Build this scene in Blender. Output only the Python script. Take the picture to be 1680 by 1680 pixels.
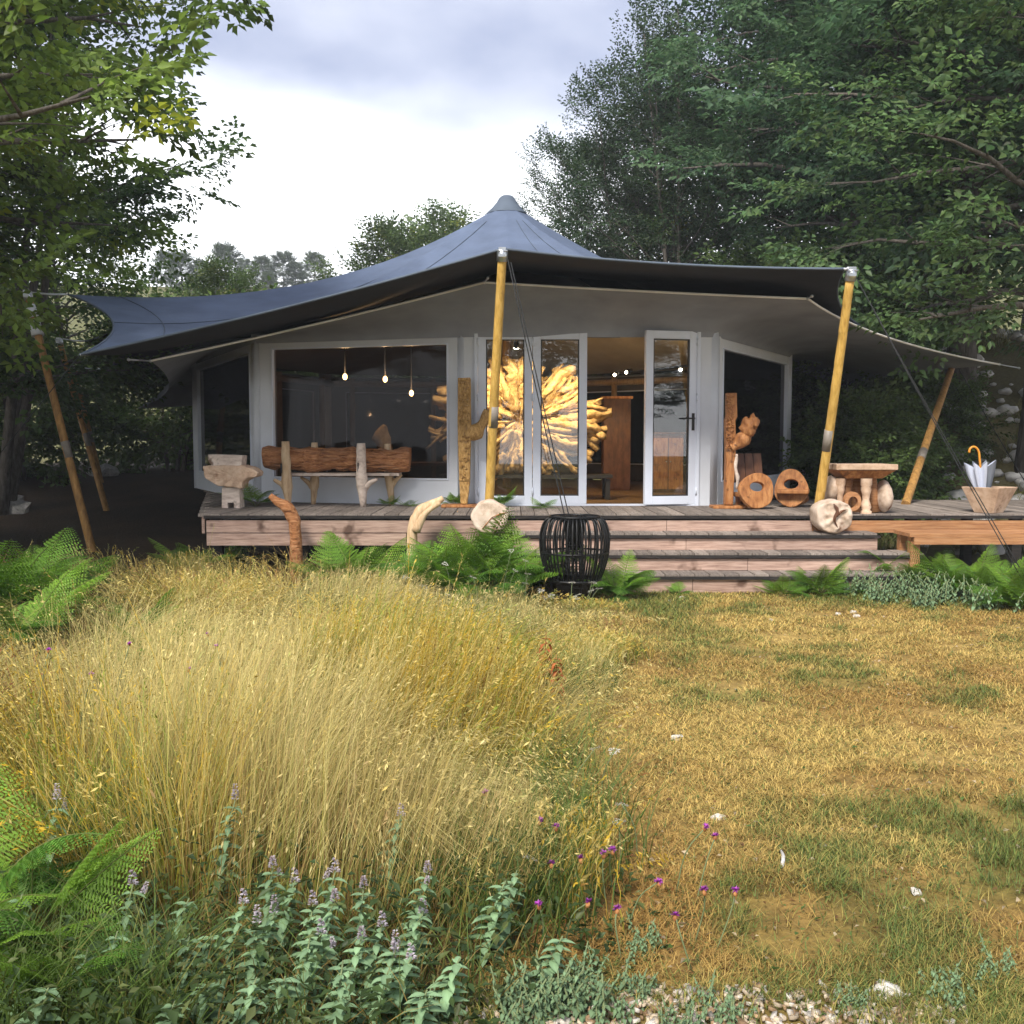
import bpy, bmesh, math, random
import numpy as np
from mathutils import Vector, Matrix, noise as mnoise

# ------------------------------------------------------------------ scene, camera, world, sun
for o in list(bpy.data.objects): bpy.data.objects.remove(o, do_unlink=True)
sc = bpy.context.scene
COL = sc.collection
rad = math.radians
F = 1680.0; CZ = 1.45; PITCH = math.atan(118/1680.0)
cam_d = bpy.data.cameras.new('camera'); cam = bpy.data.objects.new('camera', cam_d); COL.objects.link(cam)
cam.location = (0, 0, CZ); cam.rotation_euler = (math.pi/2 - PITCH, 0, 0)
cam_d.sensor_fit = 'HORIZONTAL'; cam_d.sensor_width = 36; cam_d.lens = 36.0
cam_d.clip_start = 0.05; cam_d.clip_end = 2000
sc.camera = cam
SUN_EL, SUN_AZ = 48, 205      # azimuth measured clockwise from +Y (view direction)
world = bpy.data.worlds.new('World'); sc.world = world; world.use_nodes = True
def build_world():
    nt = world.node_tree; N = nt.nodes; L = nt.links; N.clear()
    out = N.new('ShaderNodeOutputWorld'); bg = N.new('ShaderNodeBackground'); bg.inputs['Strength'].default_value = 0.1
    sky = N.new('ShaderNodeTexSky'); sky.sky_type = 'NISHITA'; sky.sun_disc = False
    sky.sun_elevation = rad(SUN_EL); sky.sun_rotation = rad(SUN_AZ)
    tc = N.new('ShaderNodeTexCoord'); sep = N.new('ShaderNodeSeparateXYZ'); L.new(tc.outputs['Generated'], sep.inputs[0])
    def m(op, a, b=None, c=None):
        n = N.new('ShaderNodeMath'); n.operation = op
        for i, v in enumerate((a, b, c)):
            if v is None: continue
            if isinstance(v, (int, float)): n.inputs[i].default_value = v
            else: L.new(v, n.inputs[i])
        return n.outputs[0]
    # cloud deck seen as a flat layer overhead: divide by height
    zc = m('MAXIMUM', sep.outputs['Z'], 0.0); den = m('ADD', zc, 0.22)
    u = m('DIVIDE', sep.outputs['X'], den); v = m('DIVIDE', sep.outputs['Y'], den)
    cmb = N.new('ShaderNodeCombineXYZ'); L.new(u, cmb.inputs[0]); L.new(v, cmb.inputs[1])
    n1 = N.new('ShaderNodeTexNoise'); n1.inputs['Scale'].default_value = 0.9; n1.inputs['Detail'].default_value = 5; n1.inputs['Roughness'].default_value = 0.5
    L.new(cmb.outputs[0], n1.inputs['Vector'])
    n2 = N.new('ShaderNodeTexNoise'); n2.inputs['Scale'].default_value = 2.6; n2.inputs['Detail'].default_value = 6
    L.new(cmb.outputs[0], n2.inputs['Vector'])
    # dark cloud bank begins a little above the bright horizon
    e = m('ADD', sep.outputs['Z'], m('MULTIPLY', m('SUBTRACT', n1.outputs['Fac'], 0.5), 0.22))
    mr = N.new('ShaderNodeMapRange'); mr.interpolation_type = 'SMOOTHSTEP'
    mr.inputs['From Min'].default_value = 0.23; mr.inputs['From Max'].default_value = 0.33; L.new(e, mr.inputs['Value'])
    ramp = N.new('ShaderNodeValToRGB'); L.new(n2.outputs['Fac'], ramp.inputs[0])
    ramp.color_ramp.elements[0].position = 0.36; ramp.color_ramp.elements[0].color = (0.150, 0.165, 0.222, 1)
    ramp.color_ramp.elements[1].position = 0.68; ramp.color_ramp.elements[1].color = (0.26, 0.27, 0.315, 1)
    mix = N.new('ShaderNodeMix'); mix.data_type = 'RGBA'; L.new(mr.outputs[0], mix.inputs[0])
    mix.inputs[6].default_value = (.66, .665, .68, 1); L.new(ramp.outputs[0], mix.inputs[7])
    sc10 = N.new('ShaderNodeVectorMath'); sc10.operation = 'SCALE'; sc10.inputs['Scale'].default_value = 9.0
    L.new(mix.outputs[2], sc10.inputs[0])
    mix2 = N.new('ShaderNodeMix'); mix2.data_type = 'RGBA'; mix2.inputs[0].default_value = 0.93
    L.new(sky.outputs[0], mix2.inputs[6]); L.new(sc10.outputs[0], mix2.inputs[7])
    L.new(mix2.outputs[2], bg.inputs['Color']); L.new(bg.outputs[0], out.inputs[0])
build_world()
sun_d = bpy.data.lights.new('sun', 'SUN'); sun = bpy.data.objects.new('sun', sun_d); COL.objects.link(sun)
sun_d.energy = 1.5; sun_d.angle = rad(16); sun_d.color = (1.0, 0.95, 0.86)
_s = Vector((math.sin(rad(SUN_AZ))*math.cos(rad(SUN_EL)), math.cos(rad(SUN_AZ))*math.cos(rad(SUN_EL)), math.sin(rad(SUN_EL))))
sun.rotation_euler = (-_s).to_track_quat('-Z', 'Y').to_euler(); sun.location = _s*60
vs = sc.view_settings; vs.view_transform = 'Standard'; vs.look = 'None'; vs.gamma = 1; vs.use_curve_mapping = False
vs.exposure = 1.95
sc.render.engine = 'CYCLES'
sc.cycles.max_bounces = 5; sc.cycles.volume_bounces = 0; sc.cycles.transparent_max_bounces = 16; sc.cycles.diffuse_bounces = 2; sc.cycles.glossy_bounces = 2

# ------------------------------------------------------------------ pixel helpers (pixels of the 1680 photo)
def P(px, py, Y):
    dx = (px-840)/F; dy = (840-py)/F
    d = Vector((dx, math.cos(PITCH)+dy*math.sin(PITCH), -math.sin(PITCH)+dy*math.cos(PITCH)))
    return Vector((0, 0, CZ)) + d*(Y/d.y)
def PZ(px, py, z):
    dx = (px-840)/F; dy = (840-py)/F
    d = Vector((dx, math.cos(PITCH)+dy*math.sin(PITCH), -math.sin(PITCH)+dy*math.cos(PITCH)))
    return Vector((0, 0, CZ)) + d*((z-CZ)/d.z)

# ------------------------------------------------------------------ numpy value noise
_rs = np.random.RandomState(7); _perm = _rs.rand(256, 256)
def vnoise(x, y, s=1.0, seed=0):
    x = np.asarray(x, float)/s + seed*17.31; y = np.asarray(y, float)/s + seed*9.17
    xi = np.floor(x).astype(int); yi = np.floor(y).astype(int); fx = x-xi; fy = y-yi
    fx = fx*fx*(3-2*fx); fy = fy*fy*(3-2*fy)
    g = lambda a, b: _perm[a & 255, b & 255]
    return (g(xi, yi)*(1-fx)+g(xi+1, yi)*fx)*(1-fy)+(g(xi, yi+1)*(1-fx)+g(xi+1, yi+1)*fx)*fy
def fbm(x, y, s=1.0, seed=0, o=4):
    r = 0; a = 1; t = 0
    for i in range(o): r = r+a*vnoise(x, y, s/2**i, seed+i*3); t += a; a *= .5
    return r/t
def sstep(a, b, x):
    t = np.clip((np.asarray(x, float)-a)/(b-a), 0, 1); return t*t*(3-2*t)
def gz(x, y):
    x = np.asarray(x, float); y = np.asarray(y, float)
    z = 0.05*(fbm(x, y, 2.5, 1)-.5)*sstep(2, 4, np.abs(y)+np.abs(x))
    z = z + 0.75*sstep(12.5, 22, y)*sstep(-3, -6, x)                 # rising ground left of the pavilion
    z = z + 3.4*sstep(12.6, 20, y+ (x-7)*.35)*sstep(4.2, 7.0, x)     # stony bank on the right
    z = z + 15.6*sstep(34, 110, y + .12*np.abs(x)) + 1.2*(fbm(x, y, 14, 5)-.5)*sstep(24, 40, np.hypot(x, y))
    return z
def gzf(x, y): return float(gz(x, y))

# ------------------------------------------------------------------ materials
MATS = {}
def _new(name):
    m = bpy.data.materials.new(name); m.use_nodes = True; nt = m.node_tree
    b = nt.nodes['Principled BSDF']; MATS[name] = m; return m, nt, b
def mixcol(nt, fac, a, b):
    n = nt.nodes.new('ShaderNodeMix'); n.data_type = 'RGBA'
    if isinstance(fac, (int, float)): n.inputs[0].default_value = fac
    else: nt.links.new(fac, n.inputs[0])
    for i, c in ((6, a), (7, b)):
        if isinstance(c, tuple): n.inputs[i].default_value = (*c, 1)
        else: nt.links.new(c, n.inputs[i])
    return n.outputs[2]
def tex(nt, scale, stretch=(1, 1, 1), detail=5, rough=.55, kind='noise', coord='Object'):
    tc = nt.nodes.new('ShaderNodeTexCoord'); mp = nt.nodes.new('ShaderNodeMapping'); mp.inputs['Scale'].default_value = stretch
    nt.links.new(tc.outputs[coord], mp.inputs[0])
    if kind == 'noise':
        t = nt.nodes.new('ShaderNodeTexNoise'); t.inputs['Detail'].default_value = detail; t.inputs['Roughness'].default_value = rough
        o = t.outputs['Fac']
    else:
        t = nt.nodes.new('ShaderNodeTexVoronoi'); o = t.outputs['Distance']
    t.inputs['Scale'].default_value = scale; nt.links.new(mp.outputs[0], t.inputs['Vector']); return o
def ramp(nt, fac, stops):
    r = nt.nodes.new('ShaderNodeValToRGB'); nt.links.new(fac, r.inputs[0]); e = r.color_ramp.elements
    e[0].position, e[0].color = stops[0][0], (*stops[0][1], 1); e[1].position, e[1].color = stops[-1][0], (*stops[-1][1], 1)
    for p, c in stops[1:-1]:
        x = e.new(p); x.color = (*c, 1)
    return r.outputs[0]
def bump(nt, b, h, strength=.3, dist=.01):
    n = nt.nodes.new('ShaderNodeBump'); n.inputs['Strength'].default_value = strength; n.inputs['Distance'].default_value = dist
    nt.links.new(h, n.inputs['Height']); nt.links.new(n.outputs[0], b.inputs['Normal'])
def wood(name, c0, c1, c2, stretch=(1, 1, 1), scale=9, rough=.8, bs=.35, objvar=.25, spots=None, bd=.01):
    m, nt, b = _new(name); g = tex(nt, scale, stretch, 7, .62)
    col = ramp(nt, g, [(.28, c0), (.5, c1), (.72, c2)])
    big = tex(nt, scale*.13+.6, (1, 1, 1), 3)
    hv = nt.nodes.new('ShaderNodeHueSaturation')
    oi = nt.nodes.new('ShaderNodeObjectInfo'); mm = nt.nodes.new('ShaderNodeMath'); mm.operation = 'MULTIPLY_ADD'
    nt.links.new(oi.outputs['Random'], mm.inputs[0]); mm.inputs[1].default_value = objvar*2; mm.inputs[2].default_value = 1-objvar
    nt.links.new(mm.outputs[0], hv.inputs['Value'])
    dk = nt.nodes.new('ShaderNodeMath'); dk.operation = 'MULTIPLY_ADD'; nt.links.new(big, dk.inputs[0]); dk.inputs[1].default_value = .9; dk.inputs[2].default_value = .55
    mu = nt.nodes.new('ShaderNodeVectorMath'); mu.operation = 'SCALE'; nt.links.new(col, mu.inputs[0]); nt.links.new(dk.outputs[0], mu.inputs['Scale'])
    c = mu.outputs[0]
    if spots:
        sp = tex(nt, spots[1], (1, 1, 1), 3); rr = ramp(nt, sp, [(.60, (0, 0, 0)), (.70, (1, 1, 1))]); c = mixcol(nt, rr, c, spots[0])
    nt.links.new(c, hv.inputs['Color']); nt.links.new(hv.outputs[0], b.inputs['Base Color'])
    b.inputs['Roughness'].default_value = rough; b.inputs['Specular IOR Level'].default_value = .3
    bump(nt, b, g, bs, bd); return m
def plain(name, c, rough=.6, var=.15, scale=6, metal=0, bs=0, spec=.4):
    m, nt, b = _new(name); n = tex(nt, scale, (1, 1, 1), 6)
    lo = tuple(v*(1-var) for v in c); hi = tuple(min(1, v*(1+var)) for v in c)
    nt.links.new(ramp(nt, n, [(.3, lo), (.7, hi)]), b.inputs['Base Color'])
    b.inputs['Roughness'].default_value = rough; b.inputs['Metallic'].default_value = metal; b.inputs['Specular IOR Level'].default_value = spec
    if bs: bump(nt, b, n, bs, .01)
    return m
def leafmat(name, tint, transl=.35, rough=.5, spec=.35, grad=None):
    """colour = vertex colour 'Col' * tint, part of the light passing through the blade"""
    m, nt, b = _new(name); at = nt.nodes.new('ShaderNodeVertexColor'); at.layer_name = 'Col'
    mu = nt.nodes.new('ShaderNodeMix'); mu.data_type = 'RGBA'; mu.blend_type = 'MULTIPLY'; mu.inputs[0].default_value = 1
    nt.links.new(at.outputs[0], mu.inputs[6]); mu.inputs[7].default_value = (*tint, 1)
    oi = nt.nodes.new('ShaderNodeObjectInfo'); mm = nt.nodes.new('ShaderNodeMath'); mm.operation = 'MULTIPLY_ADD'
    nt.links.new(oi.outputs['Random'], mm.inputs[0]); mm.inputs[1].default_value = .3; mm.inputs[2].default_value = .85
    sc_ = nt.nodes.new('ShaderNodeVectorMath'); sc_.operation = 'SCALE'; nt.links.new(mu.outputs[2], sc_.inputs[0]); nt.links.new(mm.outputs[0], sc_.inputs['Scale'])
    nt.links.new(sc_.outputs[0], b.inputs['Base Color']); b.inputs['Roughness'].default_value = rough; b.inputs['Specular IOR Level'].default_value = spec
    tr = nt.nodes.new('ShaderNodeBsdfTranslucent'); nt.links.new(sc_.outputs[0], tr.inputs['Color'])
    mx = nt.nodes.new('ShaderNodeMixShader'); mx.inputs[0].default_value = transl
    out = nt.nodes['Material Output']; nt.links.new(b.outputs[0], mx.inputs[1]); nt.links.new(tr.outputs[0], mx.inputs[2]); nt.links.new(mx.outputs[0], out.inputs[0])
    return m
def glassmat(name, base_refl, tint, wrinkle=0, ior=1.5):
    m, nt, b = _new(name); nt.nodes.remove(b); out = nt.nodes['Material Output']
    tr = nt.nodes.new('ShaderNodeBsdfTransparent'); tr.inputs[0].default_value = (*tint, 1)
    gl = nt.nodes.new('ShaderNodeBsdfGlossy'); gl.inputs['Roughness'].default_value = .01 if not wrinkle else .04
    fr = nt.nodes.new('ShaderNodeFresnel'); fr.inputs[0].default_value = ior
    ad = nt.nodes.new('ShaderNodeMath'); ad.operation = 'ADD'; ad.use_clamp = True; nt.links.new(fr.outputs[0], ad.inputs[0]); ad.inputs[1].default_value = base_refl
    mx = nt.nodes.new('ShaderNodeMixShader'); nt.links.new(ad.outputs[0], mx.inputs[0]); nt.links.new(tr.outputs[0], mx.inputs[1]); nt.links.new(gl.outputs[0], mx.inputs[2])
    if wrinkle:
        h = tex(nt, 1.6, (1, 1, 1), 3); bn = nt.nodes.new('ShaderNodeBump'); bn.inputs['Strength'].default_value = wrinkle; bn.inputs['Distance'].default_value = .05
        nt.links.new(h, bn.inputs['Height']); nt.links.new(bn.outputs[0], gl.inputs['Normal']); nt.links.new(bn.outputs[0], fr.inputs['Normal'])
    nt.links.new(mx.outputs[0], out.inputs[0]); return m
def emit(name, c, s):
    m, nt, b = _new(name); b.inputs['Base Color'].default_value = (*c, 1); b.inputs['Emission Color'].default_value = (*c, 1); b.inputs['Emission Strength'].default_value = s; return m
def vcol(name, rough=.9):
    m, nt, b = _new(name); at = nt.nodes.new('ShaderNodeVertexColor'); at.layer_name = 'Col'
    n = tex(nt, 22, (1, 1, 1), 8, .7); rr = ramp(nt, n, [(.25, (.55, .55, .55)), (.75, (1.35, 1.35, 1.35))])
    mu = nt.nodes.new('ShaderNodeMix'); mu.data_type = 'RGBA'; mu.blend_type = 'MULTIPLY'; mu.inputs[0].default_value = 1
    nt.links.new(at.outputs[0], mu.inputs[6]); nt.links.new(rr, mu.inputs[7]); nt.links.new(mu.outputs[2], b.inputs['Base Color'])
    b.inputs['Roughness'].default_value = rough; b.inputs['Specular IOR Level'].default_value = .15; bump(nt, b, n, .6, .03); return m

def fabric(name, c, rough=.75, trans=0, sheen=.0):
    m, nt, b = _new(name)
    n = tex(nt, 2.2, (1, 1, 1), 5); w = tex(nt, 160, (1, 1, 1), 2)
    lo = tuple(v*.84 for v in c); hi = tuple(v*1.14 for v in c)
    nt.links.new(ramp(nt, n, [(.3, lo), (.7, hi)]), b.inputs['Base Color']); b.inputs['Roughness'].default_value = rough; b.inputs['Specular IOR Level'].default_value = .3
    bn = nt.nodes.new('ShaderNodeBump'); bn.inputs['Strength'].default_value = .12; bn.inputs['Distance'].default_value = .004
    wr = tex(nt, 1.1, (1, 1, 2.5), 3); b2 = nt.nodes.new('ShaderNodeBump'); b2.inputs['Strength'].default_value = .35; b2.inputs['Distance'].default_value = .06; nt.links.new(wr, b2.inputs['Height']); nt.links.new(b2.outputs[0], bn.inputs['Normal'])
    nt.links.new(w, bn.inputs['Height']); nt.links.new(bn.outputs[0], b.inputs['Normal'])
    return m
fabric('canopy', (.112, .145, .222)); fabric('underside_shade', (.022, .024, .032)); fabric('awning', (.27, .285, .325)); fabric('cream', (.36, .30, .22))  # second fabric: near-black, carries the shade under the canopy in its colour
fabric('piping', (.75, .73, .71)); fabric('capfab', (.10, .125, .165))
plain('wallwhite', (.62, .645, .70), .55, .05, 3, bs=.03)
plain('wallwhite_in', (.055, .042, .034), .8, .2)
plain('darkpanel', (.012, .012, .014), .6, .3)
plain('frame', (.66, .70, .80), .35, .03, 3)
glassmat('doorglass', .025, (.92, .94, .95)); glassmat('film', .0, (.46, .46, .50), .03, 1.22); glassmat('film2', .0, (.10, .10, .11), .03, 1.25)
plain('steel', (.6, .62, .65), .3, .1, 20, metal=.9); plain('darkmetal', (.03, .03, .032), .5, .2); plain('rope', (.02, .021, .022), .9, .2, 80)
plain('strap', (.62, .64, .68), .6, .1, 30); plain('tape', (.22, .19, .16), .5, .15, 20); plain('paper', (.75, .76, .78), .8, .05)
wood('bamboo', (.42, .24, .05), (.62, .38, .09), (.72, .48, .15), (9, 9, .6), 5, .5, .12, .08)
wood('bamboo_old', (.16, .085, .03), (.36, .19, .055), (.52, .29, .09), (5, 5, 1.2), 5, .6, .15, .10)
wood('deckboard', (.10, .082, .070), (.22, .183, .158), (.34, .29, .25), (14, .8, 6), 6, .8, .3, .25)
wood('riser', (.22, .135, .105), (.40, .27, .215), (.52, .37, .30), (.9, 8, 12), 5, .8, .2, .12, spots=((.13, .075, .055), 3.3))
wood('riser_new', (.25, .11, .05), (.43, .205, .09), (.52, .29, .15), (.9, 8, 12), 5, .7, .2, .08)
wood('nosing', (.010, .009, .009), (.022, .019, .018), (.05, .04, .035), (1, 8, 8), 7, .8, .2, .15)
wood('bark', (.11, .036, .012), (.45, .19, .075), (.62, .33, .16), (1.3, 9, 9), 4.5, .9, 1.0, .05, bd=.03)
wood('palewood', (.40, .25, .13), (.60, .42, .25), (.72, .55, .36), (5, 5, 1.2), 5, .75, .3, .08)
wood('greywood', (.36, .27, .22), (.60, .49, .41), (.72, .63, .55), (1.5, 5, 5), 4, .8, .4, .05, spots=((.14, .085, .055), 6))
wood('carved', (.16, .075, .02), (.42, .24, .075), (.62, .40, .16), (6, 6, 2.5), 8, .7, .8, .05)
wood('redwood', (.15, .05, .015), (.36, .15, .05), (.52, .26, .10), (5, 5, 1.2), 5, .65, .5, .06, spots=((.07, .025, .01), 9))
wood('stonewood', (.36, .23, .15), (.56, .39, .27), (.66, .50, .37), (2, 2, 2), 6, .85, .5, .05, spots=((.24, .12, .06), 5))
wood('driftwood', (.20, .10, .03), (.60, .40, .17), (.74, .53, .27), (3, 3, 3), 5, .7, .9, .10, bd=.03)
wood('stump', (.30, .20, .13), (.58, .45, .35), (.70, .58, .49), (2.5, 2.5, 2.5), 4, .85, .5, .05, spots=((.20, .09, .045), 4))
wood('darkwood', (.05, .022, .012), (.11, .045, .022), (.17, .075, .035), (3, 3, 1), 5, .5, .15, .1)
wood('interior_post', (.20, .12, .05), (.32, .20, .09), (.42, .28, .13), (6, 6, .8), 5, .6, .15, .1)
wood('floorwood', (.09, .05, .022), (.17, .10, .045), (.24, .15, .07), (6, 1, 1), 4, .5, .1, .1)
wood('treebark', (.045, .038, .03), (.11, .095, .08), (.19, .17, .15), (5, 5, 1.2), 5, .9, .9, .15, bd=.03)
plain('cane', (.0035, .0035, .004), .45, .3, 30)
plain('umbrella_cloth', (.55, .60, .74), .5, .06, 4); plain('umbrella_grey', (.16, .18, .22), .6, .1); plain('amber', (.62, .26, .03), .3, .1, 8)
plain('rock', (.50, .48, .46), .9, .35, 7, bs=.6); plain('limestone', (.62, .58, .52), .85, .2, 9, bs=.4)
plain('concrete', (.55, .55, .56), .9, .1, 5)
leafmat('leaf', (1, 1, 1), .48); leafmat('grass', (1, 1, 1), .30, .6, .25); leafmat('fern', (1, 1, 1), .35, .5, .3); leafmat('mint', (1, 1, 1), .2, .7, .2)
leafmat('petal', (1, 1, 1), .3, .7, .1); vcol('ground'); vcol('chips', .85)
emit('bulb', (1.0, .55, .16), 14); emit('spotglow', (1, .86, .62), 25)

# ------------------------------------------------------------------ object helpers
def obj(name, me, mat, parent=None, loc=None):
    if isinstance(mat, str): mat = MATS[mat]
    if mat and not me.materials: me.materials.append(mat)
    o = bpy.data.objects.new(name, me); COL.objects.link(o)
    if parent: o.parent = parent
    if loc is not None: o.location = loc
    return o
def tag(o, label, cat, group=None, kind=None):
    if label: o['label'] = label
    if cat: o['category'] = cat
    if group: o['group'] = group
    if kind: o['kind'] = kind
    return o
ORG = {}
def thing(name, label, cat, loc=(0, 0, 0), group=None):
    o = bpy.data.objects.new(name, None); COL.objects.link(o); o.location = loc; o.empty_display_size = .1
    ORG[o] = Vector(loc); return tag(o, label, cat, group)
def npmesh(name, V, Fc, col=None, smooth=False):
    """V (n,3), Fc (m,3) or (m,4) arrays; col (n,3) per vertex"""
    V = np.asarray(V, np.float32); Fc = np.asarray(Fc, np.int32); me = bpy.data.meshes.new(name)
    me.vertices.add(len(V)); me.vertices.foreach_set('co', V.ravel()); k = Fc.shape[1]
    me.loops.add(Fc.size); me.loops.foreach_set('vertex_index', Fc.ravel()); me.polygons.add(len(Fc))
    me.polygons.foreach_set('loop_start', np.arange(0, Fc.size, k, dtype=np.int32))
    if smooth: me.polygons.foreach_set('use_smooth', np.ones(len(Fc), bool))
    me.update(calc_edges=True)
    if col is not None:
        a = me.color_attributes.new('Col', 'FLOAT_COLOR', 'POINT'); c = np.ones((len(V), 4), np.float32); c[:, :3] = col; a.data.foreach_set('color', c.ravel())
    return me
class MB:
    def __init__(s): s.v = []; s.f = []; s.s = []
    def add(s, vs, fs, smooth=False):
        n = len(s.v); s.v += [Vector(v) for v in vs]; s.f += [tuple(i+n for i in f) for f in fs]; s.s += [smooth]*len(fs); return s
    def hexa(s, p, smooth=False):     # p: 4 bottom (ccw from above) + 4 top
        return s.add(p, [(3, 2, 1, 0), (4, 5, 6, 7), (0, 1, 5, 4), (1, 2, 6, 5), (2, 3, 7, 6), (3, 0, 4, 7)], smooth)
    def box(s, c, d, rz=0, M=None):
        x, y, z = d[0]/2, d[1]/2, d[2]/2
        pts = [Vector(q) for q in ((-x, -y, -z), (x, -y, -z), (x, y, -z), (-x, y, -z), (-x, -y, z), (x, -y, z), (x, y, z), (-x, y, z))]
        R = M if M is not None else Matrix.Rotation(rz, 3, 'Z'); c = Vector(c)
        return s.hexa([c+R@q for q in pts])
    def tube(s, path, radii, n=8, caps=True, amp=0, freq=6, seed=0, flat=1.0, smooth=True):
        path = [Vector(p) for p in path]; m = len(path)
        if not hasattr(radii, '__len__'): radii = [radii]*m
        T = [(path[min(i+1, m-1)]-path[max(i-1, 0)]).normalized() for i in range(m)]
        a = Vector((0, 0, 1)) if abs(T[0].z) < .9 else Vector((1, 0, 0)); U = (a-T[0]*a.dot(T[0])).normalized(); vs = []
        for i in range(m):
            U = (U-T[i]*U.dot(T[i])).normalized(); W = T[i].cross(U)
            for k in range(n):
                th = 2*math.pi*k/n; d = U*math.cos(th)*flat+W*math.sin(th); r = radii[i]
                if amp:
                    q = (path[i]+d*r)*freq+Vector((seed*3.7, seed*1.3, 0)); r *= 1+amp*mnoise.noise(q)*1.6
                vs.append(path[i]+d*r)
        fs = [(i*n+k, i*n+(k+1) % n, (i+1)*n+(k+1) % n, (i+1)*n+k) for i in range(m-1) for k in range(n)]
        s.add(vs, fs, smooth)
        if caps:
            b = len(s.v)-m*n; s.f += [tuple(b+k for k in reversed(range(n))), tuple(b+(m-1)*n+k for k in range(n))]; s.s += [False, False]
        return s
    def blob(s, c, r, amp=.2, freq=2, seed=0, sub=3, flat_bottom=None):
        bm = bmesh.new(); bmesh.ops.create_icosphere(bm, subdivisions=sub, radius=1); c = Vector(c)
        for v in bm.verts:
            n = v.co.normalized(); k = 1+amp*(mnoise.noise(n*freq+Vector((seed*5.1, seed*2.3, 1)))+.5*mnoise.noise(n*freq*2.7+Vector((seed, 0, 9))))
            v.co = Vector((n.x*r[0], n.y*r[1], n.z*r[2]))*k
            if flat_bottom is not None: v.co.z = max(v.co.z, flat_bottom)
        bm.verts.index_update(); s.add([c+v.co for v in bm.verts], [tuple(v.index for v in f.verts) for f in bm.faces], True); bm.free(); return s
    def prism(s, poly, fn, w0, w1, smooth=False):
        n = len(poly); vs = [fn(u, v, w0) for u, v in poly]+[fn(u, v, w1) for u, v in poly]
        fs = [tuple(reversed(range(n))), tuple(range(n, 2*n))]+[(i, (i+1) % n, n+(i+1) % n, n+i) for i in range(n)]
        return s.add(vs, fs, smooth)
    def ring(s, outer, inner, fn, w0, w1):
        n = len(outer); vs = [fn(u, v, w) for w in (w0, w1) for pl in (outer, inner) for u, v in pl]; fs = []
        for i in range(n):
            j = (i+1) % n; fs += [(i, j, n+j, n+i)[::-1], (2*n+i, 2*n+j, 3*n+j, 3*n+i), (i, j, 2*n+j, 2*n+i), (n+i, 3*n+i, 3*n+j, n+j)]
        return s.add(vs, fs)
    def mesh(s, name, org=Vector((0, 0, 0))):
        me = bpy.data.meshes.new(name); me.from_pydata([tuple(v-org) for v in s.v], [], s.f)
        me.polygons.foreach_set('use_smooth', s.s); me.update(); return me
    def build(s, name, mat, parent=None, bevel=0, label=None, fix=False):
        org = Vector((0, 0, 0)); p = parent
        while p is not None:
            org += Vector(p.location); p = p.parent
        me = s.mesh(name, org)
        if fix:
            bm = bmesh.new(); bm.from_mesh(me); bmesh.ops.recalc_face_normals(bm, faces=bm.faces); bm.to_mesh(me); bm.free()
        o = obj(name, me, mat, parent)
        if bevel:
            b = o.modifiers.new('bevel', 'BEVEL'); b.width = bevel; b.segments = 2; b.limit_method = 'ANGLE'; b.angle_limit = rad(50)
        if label: o['label'] = label
        return o
def curve_pts(pts, n=12):
    """Catmull-Rom through points"""
    pts = [Vector(p) for p in pts]; q = [pts[0]*2-pts[1]]+pts+[pts[-1]*2-pts[-2]]; out = []
    seg = len(pts)-1
    for i in range(n+1):
        t = i/n*seg; k = min(int(t), seg-1); u = t-k; a, b, c, d = q[k:k+4]
        out.append(.5*((2*b)+(c-a)*u+(2*a-5*b+4*c-d)*u*u+(3*b-a-3*c+d)*u**3))
    return out
def lerp(a, b, t): return a+(b-a)*t

# ------------------------------------------------------------------ ground
XB_Y = [0, 2.2, 2.6, 3.0, 3.6, 4.4, 5.2, 6.5, 8.0, 9.3, 9.8, 12]
XB_X = [-.7, -.45, -.15, .10, .18, .24, .30, .48, .75, .95, .7, -3.2]
def xb(y): return np.interp(y, XB_Y, XB_X)
def meadow(x, y): return sstep(.22, -.12, x - xb(y) + .95*(fbm(x, y, .75, 21)-.5))   # 1 in the tall grass
def green_amount(x, y):
    g = .62*sstep(.54, .74, fbm(x, y, .8, 31)*.6+fbm(x, y, .22, 35)*.4)
    g = np.maximum(g, .8*sstep(.75, .15, np.hypot((x-1.85)/1.1, (y-3.6)/1.0)+1.3*(fbm(x, y, .35, 41)-.5)))
    g = np.maximum(g, .75*sstep(8.3, 9.3, y+.6*(fbm(x, y, .6, 43)-.5))*sstep(2.0, 3.2, x))
    g = np.maximum(g, .55*sstep(2.9, 2.5, y+.5*(fbm(x, y, .5, 45)-.5)))
    g = np.maximum(g, .6*sstep(.5, .1, np.abs(x-1.35)+.9*(fbm(x, y, .5, 47)-.5))*sstep(6.0, 8.5, y))
    return g
STRAW = np.array([.46, .338, .112]); BROWN = np.array([.27, .15, .045]); GREEN = np.array([.105, .145, .035]); SOIL = np.array([.060, .042, .022])
def lawn_color(x, y):
    g = green_amount(x, y)[..., None]; b = sstep(.45, .75, fbm(x, y, .9, 51))[..., None]
    p = sstep(.5, .2, np.abs(y-2.95+.3*(fbm(x, y, .7, 53)-.5)))[..., None]*.7                # trodden brown strip near the path
    b = np.maximum(b, .8*sstep(.55, .72, fbm(x, y, .3, 57))[..., None]); c = STRAW*(1-b*.65)+BROWN*b*.65; c = c*(1-p)+BROWN*p; return c*(1-g)+GREEN*g
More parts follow.
